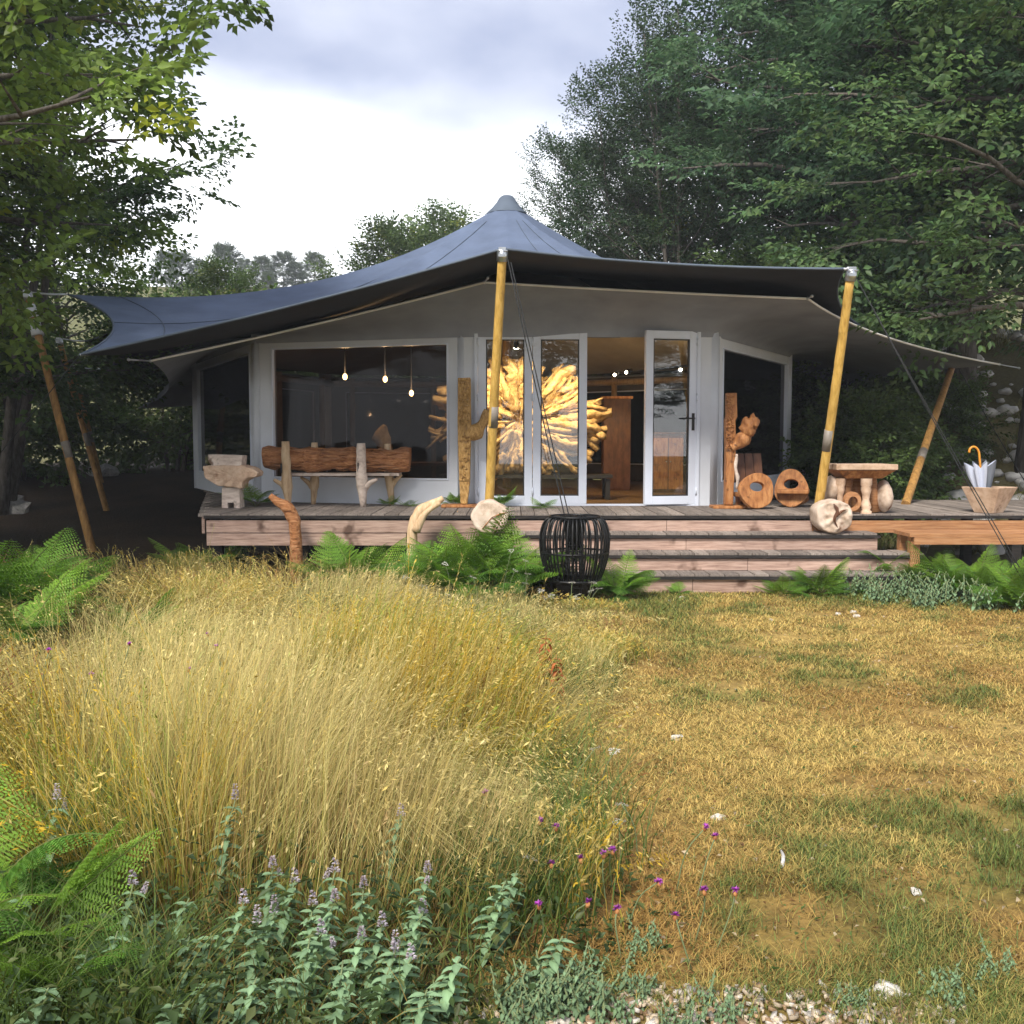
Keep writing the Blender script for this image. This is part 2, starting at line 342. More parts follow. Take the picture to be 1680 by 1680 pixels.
def build_ground():
    xs = np.concatenate([np.linspace(-135, -40, 10)[:-1], np.linspace(-40, -8, 33)[:-1], np.linspace(-8, 8, 230)[:-1], np.linspace(8, 40, 33)[:-1], np.linspace(40, 135, 10)])
    ys = np.concatenate([np.linspace(-45, -6, 12)[:-1], np.linspace(-6, 1.5, 20)[:-1], np.linspace(1.5, 12, 190)[:-1], np.linspace(12, 30, 60)[:-1], np.linspace(30, 150, 44)])
    X, Y = np.meshgrid(xs, ys); Z = gz(X, Y)
    near = sstep(9, 7, np.abs(X))*sstep(13, 11, Y)*sstep(0, 1.5, Y)
    Z = Z+near*.03*(fbm(X, Y, .22, 61, 3)-.5)
    hf = (.55+.9*fbm(X, Y, .09, 65, 3))[..., None]; c = (lawn_color(X, Y)*.62+BROWN*.38)*hf*.92; mdw = meadow(X, Y)[..., None]; thatch = SOIL*1.4+BROWN*.35*fbm(X, Y, .3, 63)[..., None]; c = c*(1-mdw)+thatch*mdw
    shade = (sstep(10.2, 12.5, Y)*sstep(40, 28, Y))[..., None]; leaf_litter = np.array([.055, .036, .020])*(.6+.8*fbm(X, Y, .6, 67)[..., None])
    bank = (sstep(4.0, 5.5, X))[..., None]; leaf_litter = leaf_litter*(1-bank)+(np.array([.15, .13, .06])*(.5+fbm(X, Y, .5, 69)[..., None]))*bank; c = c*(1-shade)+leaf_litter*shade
    far = sstep(28, 45, np.hypot(X, Y))[..., None]; c = c*(1-far)+np.array([.13, .13, .05])*far
    n, m = X.shape; idx = np.arange(n*m).reshape(n, m)
    Fc = np.stack([idx[:-1, :-1], idx[:-1, 1:], idx[1:, 1:], idx[1:, :-1]], -1).reshape(-1, 4)
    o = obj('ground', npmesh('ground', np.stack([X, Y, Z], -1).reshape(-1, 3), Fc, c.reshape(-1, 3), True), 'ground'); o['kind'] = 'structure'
build_ground()

# ------------------------------------------------------------------ deck and steps
ZD = .68; YD = 10.6
V = [Vector(p) for p in ((-5.0, 16.5), (-3.15, 12.9), (-.56, 12.1), (2.32, 12.1), (3.95, 15.0), (3.75, 18.6), (.4, 21.2), (-3.7, 20.4))]
def wall_y(x):     # front wall line
    xs = [-5.0, -3.15, -.56, 2.32, 3.95]; ys = [16.5, 12.9, 12.1, 12.1, 15.0]
    return float(np.interp(x, xs, ys))
R_ = random.Random(5)
deck = thing('deck', 'weathered grey plank deck wrapping the front of the pavilion', 'deck', (0, YD, 0))
bw = .142; x = -5.3; k = 0
while x < 6.6:
    xc = x+bw/2; y0 = YD+.012 if xc > -3.2 else YD+.012+(-3.2-xc)*3.6
    y1 = wall_y(xc)+.06 if -5.0 < xc < 3.6 else (min(y0+3.0, 20) if xc <= -5 else 12.9)
    if xc > 3.3: y1 = 13.2
    z = ZD-.0175+R_.uniform(-.003, .003)
    MB().box((xc, (y0+y1)/2+R_.uniform(-.006, .006), z), (bw-.009, y1-y0, .035)).build('board', 'deckboard', deck); x += bw; k += 1
MB().box((1.7, YD-.002, ZD-.028), (9.8, .016, .032)).build('nosing', 'nosing', deck)
def fascia(x0, x1, zc, h, y, mat, parent, name='fascia'):
    xa = x0
    while xa < x1-.02:
        L = min(R_.uniform(1.6, 3.2), x1-xa)
        if x1-xa-L < .5: L = x1-xa
        MB().box((xa+L/2, y, zc), (L-.005, .028, h)).build(name, mat, parent); xa += L
fascia(-3.18, 3.12, ZD-.126, .128, YD+.022, 'riser', deck); fascia(3.12, 6.6, ZD-.126, .128, YD+.022, 'riser_new', deck)
fascia(-3.18, -1.1, ZD-.262, .125, YD+.024, 'riser', deck)
fascia(-1.05, -.1, ZD-.262, .125, YD+.024, 'riser', deck)
# edge board along the slanted left side
a = Vector((-3.2, YD+.03)); b_ = Vector((-5.3, YD+.03+2.1*3.6)); d = (b_-a).normalized(); nrm = Vector((-d.y, d.x))
MB().hexa([Vector((*(p+nrm*q), z)) for z in (ZD-.20, ZD-.04) for p, q in ((a, 0), (a, .03), (b_, .03), (b_, 0))]).build('fascia', 'riser', deck, fix=True)
for xx in (-3.1, -2.2, -1.2, 4.2, 5.3, 6.3):
    for yy in (10.75, 11.9): MB().box((xx, yy, .28), (.1, .1, .72)).build('support_post', 'nosing', deck)
steps = thing('steps', 'broad wooden stairs of three treads leading up to the glass doors', 'stairs', (1.7, 9.7, 0))
for i in range(3):
    y1 = YD-.3*i; y0 = y1-.3; z = ZD-.17*(i+1); xr = (3.72, 4.05, 4.42)[i]; xl = (.0, -.05, -.1)[i]
    x = xl
    while x < xr-.03:
        w = min(bw, xr-x)
        MB().box((x+w/2, (y0+y1)/2+.007+R_.uniform(-.004, .004), z-.0175+R_.uniform(-.003, .003)), (w-.009, .31, .035)).build('tread_board', 'deckboard', steps); x += bw
    MB().box(((xl+xr)/2, y0-.004, z-.0325), (xr-xl, .014, .030)).build('nosing', 'nosing', steps)
    fascia(xl+.01, xr-.02, z-.112, .112 if i < 2 else .125, y0+.03, 'riser', steps, 'riser')
    for s_, xe in ((1, xr-.02),):
        MB().box((xe, (y0+y1)/2+.04, z-.10), (.03, .25, .13)).build('end_board', 'riser', steps)
plat = thing('low_platform', 'low orange timber platform step beside the deck among ferns', 'platform', (4.75, 10.1, 0))
for i in range(3):
    MB().box((4.85, 10.0+i*.145, .525), (1.95, .138, .035)).build('board', 'riser_new', plat)
MB().box((4.85, 9.945, .47), (1.86, .03, .07)).build('front_board', 'riser_new', plat)
for xx in (3.95, 5.7):
    for yy in (10.02, 10.3): MB().box((xx, yy, .245), (.09, .09, .52)).build('leg', 'riser_new', plat)

# ------------------------------------------------------------------ pavilion building
pav = thing('pavilion', 'white walled polygonal pavilion with glass doors under the tent canopy', 'building', (0, 16.5, ZD))
WT = .10; ZW = 2.66
def facet(i, j, opening=None, mat='wallwhite', inner='wallwhite_in', pane='film', frame=True):
    A, B = V[i], V[j]; u = (B-A); L = u.length; u.normalize(); n = Vector((u.y, -u.x))       # n points outward for this winding
    def pt(s_, w, z): q = A+u*s_+n*w; return Vector((q.x, q.y, z))
    def slab(name, s0, s1, z0, z1, w0=0, w1=WT, m=mat, par=pav, bevel=0):
        return MB().hexa([pt(s0, w0, z0), pt(s1, w0, z0), pt(s1, w1, z0), pt(s0, w1, z0), pt(s0, w0, z1), pt(s1, w0, z1), pt(s1, w1, z1), pt(s0, w1, z1)]).build(name, m, par, bevel, fix=True)
    z0 = ZD+.002
    if opening is None:
        slab('wall_panel', 0, L, z0, ZW); return pt, L, slab
    s0, s1, a, b = opening
    slab('wall_panel', .05, s0, z0, ZW); slab('wall_panel', s1, L-.05, z0, ZW)
    if a > z0+.05: slab('wall_panel', s0, s1, z0, a, 0, WT-.003)
    slab('wall_panel', s0, s1, b, ZW, 0, WT-.003)
    if frame:
        t = .018; fr = MB()
        for (p0, p1, q0, q1) in ((s0, s0+t, a, b), (s1-t, s1, a, b), (s0+t, s1-t, a, a+t), (s0+t, s1-t, b-t, b)):
            w0, w1 = .02, WT+.012
            fr.hexa([pt(p0, w0, q0), pt(p1, w0, q0), pt(p1, w1, q0), pt(p0, w1, q0), pt(p0, w0, q1), pt(p1, w0, q1), pt(p1, w1, q1), pt(p0, w1, q1)])
        w = fr.build('window', 'frame', pav, .004, fix=True)
        slab('pane', s0+t-.005, s1-t+.005, a+t-.005, b-t+.005, .055, .060, pane, w)
    return pt, L, slab
def tS(i, j, px):    # distance along facet i-j where a pixel column crosses it
    A, B = V[i], V[j]; k = (px-840)/F; u = B-A; t = (k*A.y-A.x)/(u.x-k*u.y) if False else None
    # solve (A.x+u.x t)/(A.y+u.y t) ~ k (pitch effect on columns is negligible)
    t = (k*A.y-A.x)/(u.x-k*u.y); return t*u.length
L12 = (V[2]-V[1]).length
facet(1, 2, (tS(1, 2, 455), tS(1, 2, 741), .98, 2.58))
facet(3, 4, (tS(3, 4, 1170), (V[4]-V[3]).length-.16, .95, 2.54), pane='film2')
facet(0, 1, (.35, (V[1]-V[0]).length-.12, .95, 2.55), pane='film2')
for i, j in ((4, 5), (5, 6), (6, 7), (7, 0)):
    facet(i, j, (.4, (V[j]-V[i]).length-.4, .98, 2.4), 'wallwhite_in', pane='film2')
for v in V:
    MB().tube([(v.x, v.y, ZD+.003), (v.x, v.y, ZW+.1)], .125 if v.y > 13 else .105, 10, smooth=True).build('corner_post', 'wallwhite', pav)
# door wall: header and side posts
yd = V[2].y; DX0, DX1 = P(779, 700, yd).x, P(1145, 700, yd).x; ZT = ZD+2.07
MB().box(((V[2].x+DX0)/2, yd-.05, (ZD+ZW)/2), (DX0-V[2].x-.002, .1, ZW-ZD-.004)).build('wall_panel', 'wallwhite', pav)
MB().box(((V[3].x+DX1)/2, yd-.05, (ZD+ZW)/2), (V[3].x-DX1-.002, .1, ZW-ZD-.004)).build('wall_panel', 'wallwhite', pav)
MB().box(((DX0+DX1)/2, yd-.048, (ZT+ZW+.25)/2), (DX1-DX0, .096, ZW+.25-ZT)).build('wall_panel', 'wallwhite', pav)
fr = MB(); fr.box((DX0+.02, yd-.06, (ZD+ZT)/2), (.04, .13, ZT-ZD)).box((DX1-.02, yd-.06, (ZD+ZT)/2), (.04, .13, ZT-ZD)).box(((DX0+DX1)/2, yd-.06, ZT-.02), (DX1-DX0-.08, .13, .04)).box(((DX0+DX1)/2, yd-.06, ZD+.01), (DX1-DX0-.08, .13, .02))
fr.build('door_frame', 'frame', pav, .004)
def door_leaf(x0, w, ang=0, hinge='L', handle=False, hinges=True):
    h = ZT-ZD-.065; y = yd-.085; z0 = ZD+.022
    piv = Vector((x0 if hinge == 'L' else x0+w, y, 0)); Rm = Matrix.Rotation(ang, 3, 'Z')
    T = lambda X, Yy, Z: piv+Rm@Vector((X-piv.x, Yy-piv.y, 0))+Vector((0, 0, Z))
    def bx(mb, xa, xb_, ya, yb, za, zb): mb.hexa([T(xa, ya, za), T(xb_, ya, za), T(xb_, yb, za), T(xa, yb, za), T(xa, ya, zb), T(xb_, ya, zb), T(xb_, yb, zb), T(xa, yb, zb)])
    m = MB(); s = .092; ya, yb = y-.03, y+.03; xa, xe = x0+.003, x0+w-.003
    bx(m, xa, xa+s, ya, yb, z0, z0+h); bx(m, xe-s, xe, ya, yb, z0, z0+h); bx(m, xa+s, xe-s, ya, yb, z0, z0+s*1.05); bx(m, xa+s, xe-s, ya, yb, z0+h-s, z0+h)
    o = m.build('door', 'frame', pav, .004, fix=True)
    m = MB(); t = .014
    for q in ((xa+s, xa+s+t, z0+s, z0+h-s), (xe-s-t, xe-s, z0+s, z0+h-s), (xa+s+t, xe-s-t, z0+s*1.05, z0+s*1.05+t), (xa+s+t, xe-s-t, z0+h-s-t, z0+h-s)): bx(m, q[0], q[1], ya+.012, yb-.012, q[2], q[3])
    m.build('gasket', 'darkmetal', o, fix=True)
    m = MB(); bx(m, xa+s+.002, xe-s-.002, y-.004, y+.004, z0+s*1.05+.002, z0+h-s-.002); m.build('pane', 'doorglass', o, fix=True)
    if hinges:
        hx = xa if hinge == 'L' else xe
        for zz in (z0+.15, z0+h*.62, z0+h-.12):
            MB().tube([T(hx, ya-.008, zz-.045), T(hx, ya-.008, zz+.045)], .011, 8).build('hinge', 'frame', o)
    if handle:
        hx = xe-.045; m = MB(); bx(m, hx-.016, hx+.016, ya-.008, ya, z0+.86, z0+1.06); m.tube([T(hx, ya, z0+1.0), T(hx, ya-.05, z0+1.0), T(hx-.015, ya-.055, z0+1.0), T(hx-.13, ya-.055, z0+1.0)], .009, 8)
        bx(m, hx-.012, hx+.012, ya-.018, ya-.008, z0+.885, z0+.915); m.build('handle', 'darkmetal', o)
    return o
lw = (DX1-DX0-.08)/4; xs0 = DX0+.04
door_leaf(xs0, lw); door_leaf(xs0+lw, lw, rad(-1.0)); door_leaf(xs0+3*lw, lw, rad(13), 'R', True)
# floor, ceiling, inside
mb = MB(); mb.prism([(v.x*.995, 16.5+(v.y-16.5)*.985) for v in V], lambda u, v, w: Vector((u, v, w)), ZD-.06, ZD-.012); mb.build('interior_floor', 'floorwood', pav, fix=True)
mb = MB(); mb.prism([(v.x*.985, 16.5+(v.y-16.5)*.975) for v in V], lambda u, v, w: Vector((u, v, w)), -.1, ZD-.065); mb.build('foundation_skirt', 'nosing', pav, fix=True)
CX, CY = -.08, 16.5
def wall_hit(th):   # radius of the wall polygon from the tent centre in direction th
    d = Vector((math.cos(th), math.sin(th))); best = 0
    for i in range(len(V)):
        A = V[i]-Vector((CX, CY)); B = V[(i+1) % len(V)]-Vector((CX, CY)); u = B-A; den = d.x*u.y-d.y*u.x
        if abs(den) < 1e-9: continue
        r = (A.x*u.y-A.y*u.x)/den; s_ = (A.x*d.y-A.y*d.x)/den
        if r > 0 and -1e-6 <= s_ <= 1+1e-6: best = max(best, r)
    return best
mb = MB(); NT, NR = 72, 10; vs = []
for i in range(NT):
    th = 2*math.pi*i/NT; rw = wall_hit(th)*.985
    for k in range(NR):
        t = k/(NR-1); r = lerp(.12, rw, t); vs.append((CX+r*math.cos(th), CY+r*math.sin(th), 2.74+2.0*(1-t)**1.7))
mb.add(vs, [(i*NR+k, ((i+1) % NT)*NR+k, ((i+1) % NT)*NR+k+1, i*NR+k+1) for i in range(NT) for k in range(NR-1)], True); mb.build('ceiling', 'cream', pav)
MB().tube([(CX, CY, ZD), (CX, CY, 4.75)], .07, 10).build('centre_pole', 'interior_post', pav)
for i in (4, 5, 6, 7, 0):   # timber ring inside the back walls
    A, B = V[i], V[(i+1) % 8]
    if i == 0: continue
    for q in (.10, .5, .90):
        p = A.lerp(B, q); p = p+(Vector((CX, CY))-p).normalized()*.22; MB().tube([(p.x, p.y, ZD), (p.x, p.y, 2.66)], .055, 8).build('interior_post', 'interior_post', pav)
    a = A+(Vector((CX, CY))-A).normalized()*.25; b_ = B+(Vector((CX, CY))-B).normalized()*.25
    MB().tube([(a.x, a.y, 2.55), (b_.x, b_.y, 2.55)], .06, 8).build('ring_beam', 'interior_post', pav)

# ------------------------------------------------------------------ tent canopy
tent = thing('tent_canopy', 'blue grey stretch tent canopy with pointed peak over the pavilion', 'canopy', (CX, CY, 3.0))
P0 = P(825, 408, 10.0); P1 = P(1385, 441, 10.05); L1 = P(131, 582, 10.4); L2 = P(112, 483, 13.5)
BT = P(140, 560, 17.2); CT = P(170, 605, 20.2); R2 = P(1570, 585, 15.4)
corners = [L2, L1, P0, P1, R2, Vector((7.2, 20.5, 2.5)), Vector((3.6, 24.0, 2.9)), Vector((-2.5, 24.6, 3.0)), CT, BT]
sags = [.12, .045, .085, .10, .12, .10, .10, .10, .12, .13]
APEX = Vector((CX, CY, 5.07)); C2 = Vector((CX, CY))
def edge_pts(cs, sg, n):
    out = []
    for i in range(len(cs)):
        A, B = cs[i], cs[(i+1) % len(cs)]; L = (B-A).length; mid = (A+B)/2; inn = Vector((CX-mid.x, CY-mid.y, 0)).normalized()
        ed = Vector((B.x-A.x, B.y-A.y, 0)).normalized(); pr = Vector((-ed.y, ed.x, 0)); pr = pr if pr.dot(inn) > 0 else -pr
        for k in range(n):
            u = k/n; b = 4*u*(1-u); p = A.lerp(B, u)+pr*(L*sg[i]*b); out.append(p)
    return out
EP = edge_pts(corners, sags, 14); NR = 18; r0 = .22
def canopy_pt(e, t):
    d = Vector((e.x-CX, e.y-CY)); R0 = d.length; r = lerp(r0, R0, t); z = e.z+(APEX.z-e.z)*(1-t)**(2.3-.8*min(1, max(0, 3.3-e.z)))
    q = C2+d/R0*r; return Vector((q.x, q.y, z))
mb = MB(); vs = [canopy_pt(e, (k/(NR-1))**1.15) for e in EP for k in range(NR)]; n = len(EP)
mb.add(vs, [(i*NR+k, i*NR+k+1, ((i+1) % n)*NR+k+1, ((i+1) % n)*NR+k) for i in range(n) for k in range(NR-1)], True); mb.build('canopy_sheet', 'canopy', tent, fix=False)
mb2 = MB(); mb2.add([v-Vector((0, 0, .012)) for v in vs], [tuple(reversed(f)) for f in mb.f], True); mb2.build('underside_shade', 'underside_shade', tent)  # dark sheet just below the canopy paints the shade on its underside
mb = MB(); mb.tube(EP+[EP[0]], .013, 6, False); mb.build('edge_piping', 'capfab', tent)
for q in (2.45, 2.75, 1.35, 8.2, .5):                                     # seams
    i = int(q*14) % n; e = EP[i]; MB().tube([canopy_pt(e, t/14)+Vector((0, 0, .006)) for t in range(1, 15)], .005, 4, False).build('seam', 'capfab', tent)
# reinforcement seam curving round the scalloped corner
MB().tube([canopy_pt(EP[k], .90)+Vector((0, 0, .006)) for k in range(0, 15)], .006, 4, False).build('seam', 'capfab', tent)
mb = MB(); prof = [(.02, 5.305), (.08, 5.30), (.125, 5.26), (.165, 5.19), (.23, 5.11), (.31, 5.035), (.325, 5.01)]; NS = 28
mb.add([(CX+r*math.cos(2*math.pi*i/NS)*(1+.03*math.sin(3*i)), CY+r*math.sin(2*math.pi*i/NS), z) for r, z in prof for i in range(NS)], [(a*NS+i, (a+1)*NS+i, (a+1)*NS+(i+1) % NS, a*NS+(i+1) % NS) for a in range(len(prof)-1) for i in range(NS)]+[tuple(range(NS))], True)
mb.build('peak_cap', 'capfab', tent)
# straps at the corners
def strap(a, b, r=.012): return MB().tube([a, a.lerp(b, .5)+Vector((0, 0, -.01)), b], r, 6).build('corner_strap', 'strap', tent)
strap(L2, P(52, 480, 13.5)); strap(L1, P(190, 568, 10.6)+Vector((0, 0, -.02)), .014); strap(P1, P(1392, 439, 10.0)); strap(BT, P(103, 556, 17)); strap(CT, P(128, 603, 20))
# inner awning
awn = thing('inner_awning', 'grey inner fabric awning with pale piped edge above the doors', 'awning', (CX, CY, 2.8))
IL = P(247, 592, 11.3); IC = P(795, 463, 11.0); IR = P(1325, 490, 11.0); IT = P(1640, 598, 14.4)
ic = [IL, IC, IR, IT, P(1400, 640, 19.0), Vector((1.5, 23.2, 2.5)), Vector((-3.5, 23, 2.4)), P(225, 670, 17.6)]
isag = [.035, .02, .07, .16, .08, .08, .08, .05]
IEP = edge_pts(ic, isag, 12); NI = 14
def bez(a, b, c, d, t): s_ = 1-t; return a*s_**3+b*3*s_*s_*t+c*3*s_*t*t+d*t**3
vs = []
for e in IEP:
    d = Vector((e.x-CX, e.y-CY)); re = d.length; d.normalize(); rw = wall_hit(math.atan2(d.y, d.x))+.115; re = max(re, rw+.25); top = 2.64
    for k in range(NI):
        t = k/(NI-1); r = bez(rw, rw+.01, rw+.45*(re-rw), re, t); z = bez(top, top+.17, lerp(2.90, e.z, .45), e.z, t); vs.append((CX+d.x*r, CY+d.y*r, z))
mb = MB(); n = len(IEP); mb.add(vs, [(i*NI+k, ((i+1) % n)*NI+k, ((i+1) % n)*NI+k+1, i*NI+k+1) for i in range(n) for k in range(NI-1)], True); mb.build('awning_sheet', 'awning', awn)
ed = [Vector(vs[i*NI+NI-1]) for i in range(n)]; mb = MB(); mb.tube(ed[:37], .013, 6, False); mb.build('edge_piping', 'piping', awn)
for q, up in ((IL, P(211, 590, 11.0)), (IC, P(800, 456, 10.9)), (IR, P(1332, 486, 10.9)), (IT, P(1672, 604, 14.6))):
    m = MB().tube([q, up], .009, 6); m.blob(q, (.022, .022, .022), 0, 1, 0, 1); m.blob(up, (.02, .02, .02), 0, 1, 0, 1); m.build('edge_hook', 'steel', awn)

# ------------------------------------------------------------------ bamboo poles and ropes
def pole(base, top, r0, r1, mat, label, band=.42, paper=False):
    base = Vector(base); top = Vector(top); t = thing('bamboo_pole', label, 'pole', base, 'bamboo tent poles')
    L = (top-base).length; m = MB(); pts = []; rr = []; k = 0.0; ax = (top-base)/L; R2_ = random.Random(int(L*1000)); side = ax.cross(Vector((0, 1, 0))).normalized()
    while k < L:
        f = k/L; off = side*math.sin(f*4+base.x)*.004; seg = min(R2_.uniform(.24, .34), L-k)
        rb = lerp(r0, r1, f); rc = lerp(r0, r1, (k+seg)/L)
        pts += [base+ax*k+off, base+ax*(k+.012)+off, base+ax*(k+seg*.5)+off, base+ax*(k+seg-.006)+off]; rr += [rb*1.0, rb*1.02, (rb+rc)*.498, rc*.998]; k += seg
    m.tube(pts, rr, 12); m.build('cane', mat, t)
    q = base.lerp(top, band); MB().tube([q-ax*.11, q+ax*.11], lerp(r0, r1, band)*1.045, 12).build('tape_band', 'tape', t)
    m = MB().tube([top-ax*.05, top+ax*.055], r1*1.25, 12); m.tube([top+ax*.055, top+ax*.075], [r1*.8, r1*.55], 10); m.box(top+Vector((0, -r1*1.1, .03)), (r1*1.6, .02, .09)); m.tube([top+Vector((-.05, -r1*1.3, .04)), top+Vector((.05, -r1*1.3, .04))], .01, 6); m.build('bracket', 'steel', t)
    if paper:
        for f0, f1, w in ((.845, .905, 1.25), (.915, .965, 1.1)):
            MB().tube([base.lerp(top, f0), base.lerp(top, f1)], [r0*1.2*w, r1*1.2*w], 10).build('paper_notice', 'paper', t)
    return t
pole(P(802, 832, 10.72), P(824, 420, 10.02), .048, .043, 'bamboo', 'straight yellow bamboo pole rising behind the round log beside the carved branch post', .38)
pole(P(1341, 845, 10.72), P(1396, 452, 10.05), .049, .043, 'bamboo', 'straight yellow bamboo pole rising beside the carved pedestal table', .33)
pA = P(152, 880, 13.2); pA.z = gzf(pA.x, pA.y)-.02; pole(pA, P(46, 486, 13.55), .054, .046, 'bamboo_old', 'weathered leaning bamboo pole with white paper taped near its top', .40, True)
pB = P(176, 862, 16.6); pB.z = gzf(pB.x, pB.y)-.02; pole(pB, P(98, 562, 17.0), .050, .044, 'bamboo_old', 'leaning weathered bamboo pole between the papered pole and the hindmost pole', .42)
pC = P(166, 800, 19.6); pC.z = gzf(pC.x, pC.y)-.02; pole(pC, P(123, 606, 20.0), .052, .046, 'bamboo_old', 'hindmost weathered bamboo pole under the scalloped tent edge', .40)
pD = P(1485, 832, 12.3); pD.z = ZD; pole(pD, P(1566, 592, 15.2), .052, .046, 'bamboo_old', 'weathered bamboo pole leaning away between the pedestal table and planter', .30)
def rope(label, pts_pairs, r=.0075):
    base = Vector(pts_pairs[0][1]); t = thing('guy_rope', label, 'rope', base, 'tent guy ropes')
    for a, b in pts_pairs:
        a = Vector(a); b = Vector(b); m = MB().tube([a.lerp(b, q/6)+Vector((0, 0, -.05*4*(q/6)*(1-q/6)*.5)) for q in range(7)], r, 5); m.build('strand', 'rope', t)
    MB().tube([Vector(pts_pairs[0][1])+Vector((0, 0, .12)), Vector(pts_pairs[0][1])+Vector((.02, .03, -.15))], [.014, .006], 6).build('peg', 'darkmetal', t)
g0 = PZ(948, 960, .0); rope('pair of dark guy ropes dropping from the yellow pole behind the rattan lantern', [(P(833, 425, 10.0), (g0.x, 9.45, 0)), (P(838, 430, 10.0), (g0.x+.05, 9.55, 0))], .006)
rope('pair of dark guy ropes slanting down past the umbrella planter', [(P(1402, 450, 10.05), P(1685, 965, 8.9)), (P(1405, 456, 10.05), P(1700, 978, 9.0))], .0045)
gl = L1+Vector((-1.7, -.6, 0)); gl.z = gzf(gl.x, gl.y); rope('thin dark guy rope tying down the low tent corner in the meadow', [(L1, gl)], .005)
rope('thin guy rope running down to the stony bank', [(P(1566, 592, 15.2), Vector((7.4, 14.4, gzf(7.4, 14.4))))], .006)

# ------------------------------------------------------------------ wooden things on the deck
def plane_fn(c, rz=0, tilt=0):
    """(u right, v up, w depth) -> world, about a base point"""
    Rm = Matrix.Rotation(rz, 3, 'Z')@Matrix.Rotation(tilt, 3, 'X'); c = Vector(c)
    return lambda u, v, w: c+Rm@Vector((u, w, v))
# stacked pedestal
b0 = PZ(383, 833, ZD); sx = b0.y/F
t = thing('stacked_pedestal', 'pale anvil shaped wooden pedestal of three stacked blocks at the deck corner', 'sculpture', b0)
Y0 = b0.y
def blk(pts, Y, depth, mat, name, bevel=.012, label=None, amp=.006):
    """extrude a photo outline into a block of real depth centred on distance Y"""
    q = [P(px, py, Y) for px, py in pts]; c = q[0]; m = MB()
    m.prism([(p.x, p.z) for p in q], lambda u, v, w: Vector((u, Y+w, v)), -depth/2, depth/2); return m, mat, name
def outline_block(parent, name, mat, pts, Y, depth, bevel=.012, rough=0, label=None, sub=0):
    m, _, _ = blk(pts, Y, depth, mat, name); o = m.build(name, mat, parent, bevel, label, fix=True)
    if rough:
        s_ = o.modifiers.new('sub', 'SUBSURF'); s_.subdivision_type = 'SIMPLE'; s_.levels = s_.render_levels = 3
        tx = bpy.data.textures.get('rough') or bpy.data.textures.new('rough', 'CLOUDS'); tx.noise_scale = .07
        d_ = o.modifiers.new('rough', 'DISPLACE'); d_.texture = tx; d_.strength = rough; d_.mid_level = .5; d_.texture_coords = 'OBJECT'
    return o
bb = MB(); z1 = P(383, 799, Y0).z; zb = P(383, 824, Y0).z; xl, xr = P(367, 800, Y0).x, P(397, 800, Y0).x; nl, nr = P(377, 800, Y0).x, P(387, 800, Y0).x; dp = .2
poly = [(xl, ZD), (nl, ZD), (nl, zb), (nr, zb), (nr, ZD), (xr, ZD), (xr-.004, z1), (xl+.006, z1)]
bb.prism(poly, lambda u, v, w: Vector((u, Y0+w, v)), -dp/2, dp/2); bb.build('base_block', 'greywood', t, .006, fix=True)
outline_block(t, 'anvil_block', 'stonewood', [(339, 764), (402, 763), (420, 768), (428, 775), (426, 781), (412, 784), (403, 790), (402, 801), (385, 798), (366, 797), (352, 790), (341, 782)], Y0, .3, .012, .03)
outline_block(t, 'top_block', 'greywood', [(345, 745), (402, 747), (400, 764), (352, 765), (346, 757)], Y0+.02, .22, .01, .012)
# log bench
bY = 12.0; b0 = PZ(550, 828, ZD); b0.y = bY
t = thing('log_bench', 'rustic bench with shaggy brown log backrest on forked posts below the window', 'bench', (b0.x, bY, ZD))
a = P(434, 752, 12.05); c = P(673, 755, 12.05); pts = [a.lerp(c, k/30)+Vector((0, 0, .012*math.sin(k*.5))) for k in range(31)]
m = MB(); m.tube(pts, [.125+.03*mnoise.noise(Vector((k*.4, 0, 0)))+(.02 if 8 < k < 12 else 0) for k in range(31)], 36, True, .16, 9, 2)
o = m.build('log', 'bark', t)
# shaggy strips on the log
m = MB(); R_ = random.Random(3)
for k in range(60):
    q = R_.uniform(.02, .9); L = R_.uniform(.12, .4); th = R_.uniform(-2.6, .6); th = R_.uniform(math.pi*.55, math.pi*1.75)
    cpt = a.lerp(c, q); e = a.lerp(c, min(1.0, q+L/1.7)); off = Vector((0, math.cos(th)*.135, math.sin(th)*.125)); off2 = Vector((0, math.cos(th+.1)*.14, math.sin(th+.1)*.13))
    m.tube([cpt+off, (cpt+e)/2+off2*1.05, e+off], [.006, .014, .004], 5, True, .3, 20, k)
m.build('bark_strip', 'bark', o)
o = MB().box(((P(470, 778, 12.1)+P(655, 778, 12.1))/2), (1.36, .30, .035)).build('seat', 'greywood', t, .006)
def fork(top, mid, foot, tip, r, mat, Y, hole=False):
    T, M_, Fo, Ti = P(*top, Y), P(*mid, Y), P(*foot, Y), P(*tip, Y-.05); Fo.z = ZD
    m = MB(); m.tube(curve_pts([T, T.lerp(M_, .5), M_, M_.lerp(Fo, .5), Fo], 14), [r*q for q in (.85, .95, 1.0, 1.02, 1.05, 1.08, 1.1, 1.15, 1.25, 1.3, 1.2, 1.0, .85, .75, .7)], 10, True, .12, 14, Y*7+top[0], .75)
    jn = M_.lerp(Fo, .45); m.tube(curve_pts([jn+Vector((0, 0, -.03)), jn.lerp(Ti, .4), Ti], 8), [r*q for q in (.9, .85, .78, .7, .62, .55, .48, .4, .3)], 8, True, .15, 16, Y*3, .8)
    o = m.build('forked_post', mat, t)
    if hole: q = P(hole[0], hole[1], Y); MB().box(q+Vector((0, -r*.72, 0)), (.016, .03, .11)).build('mortise', 'darkpanel', o)
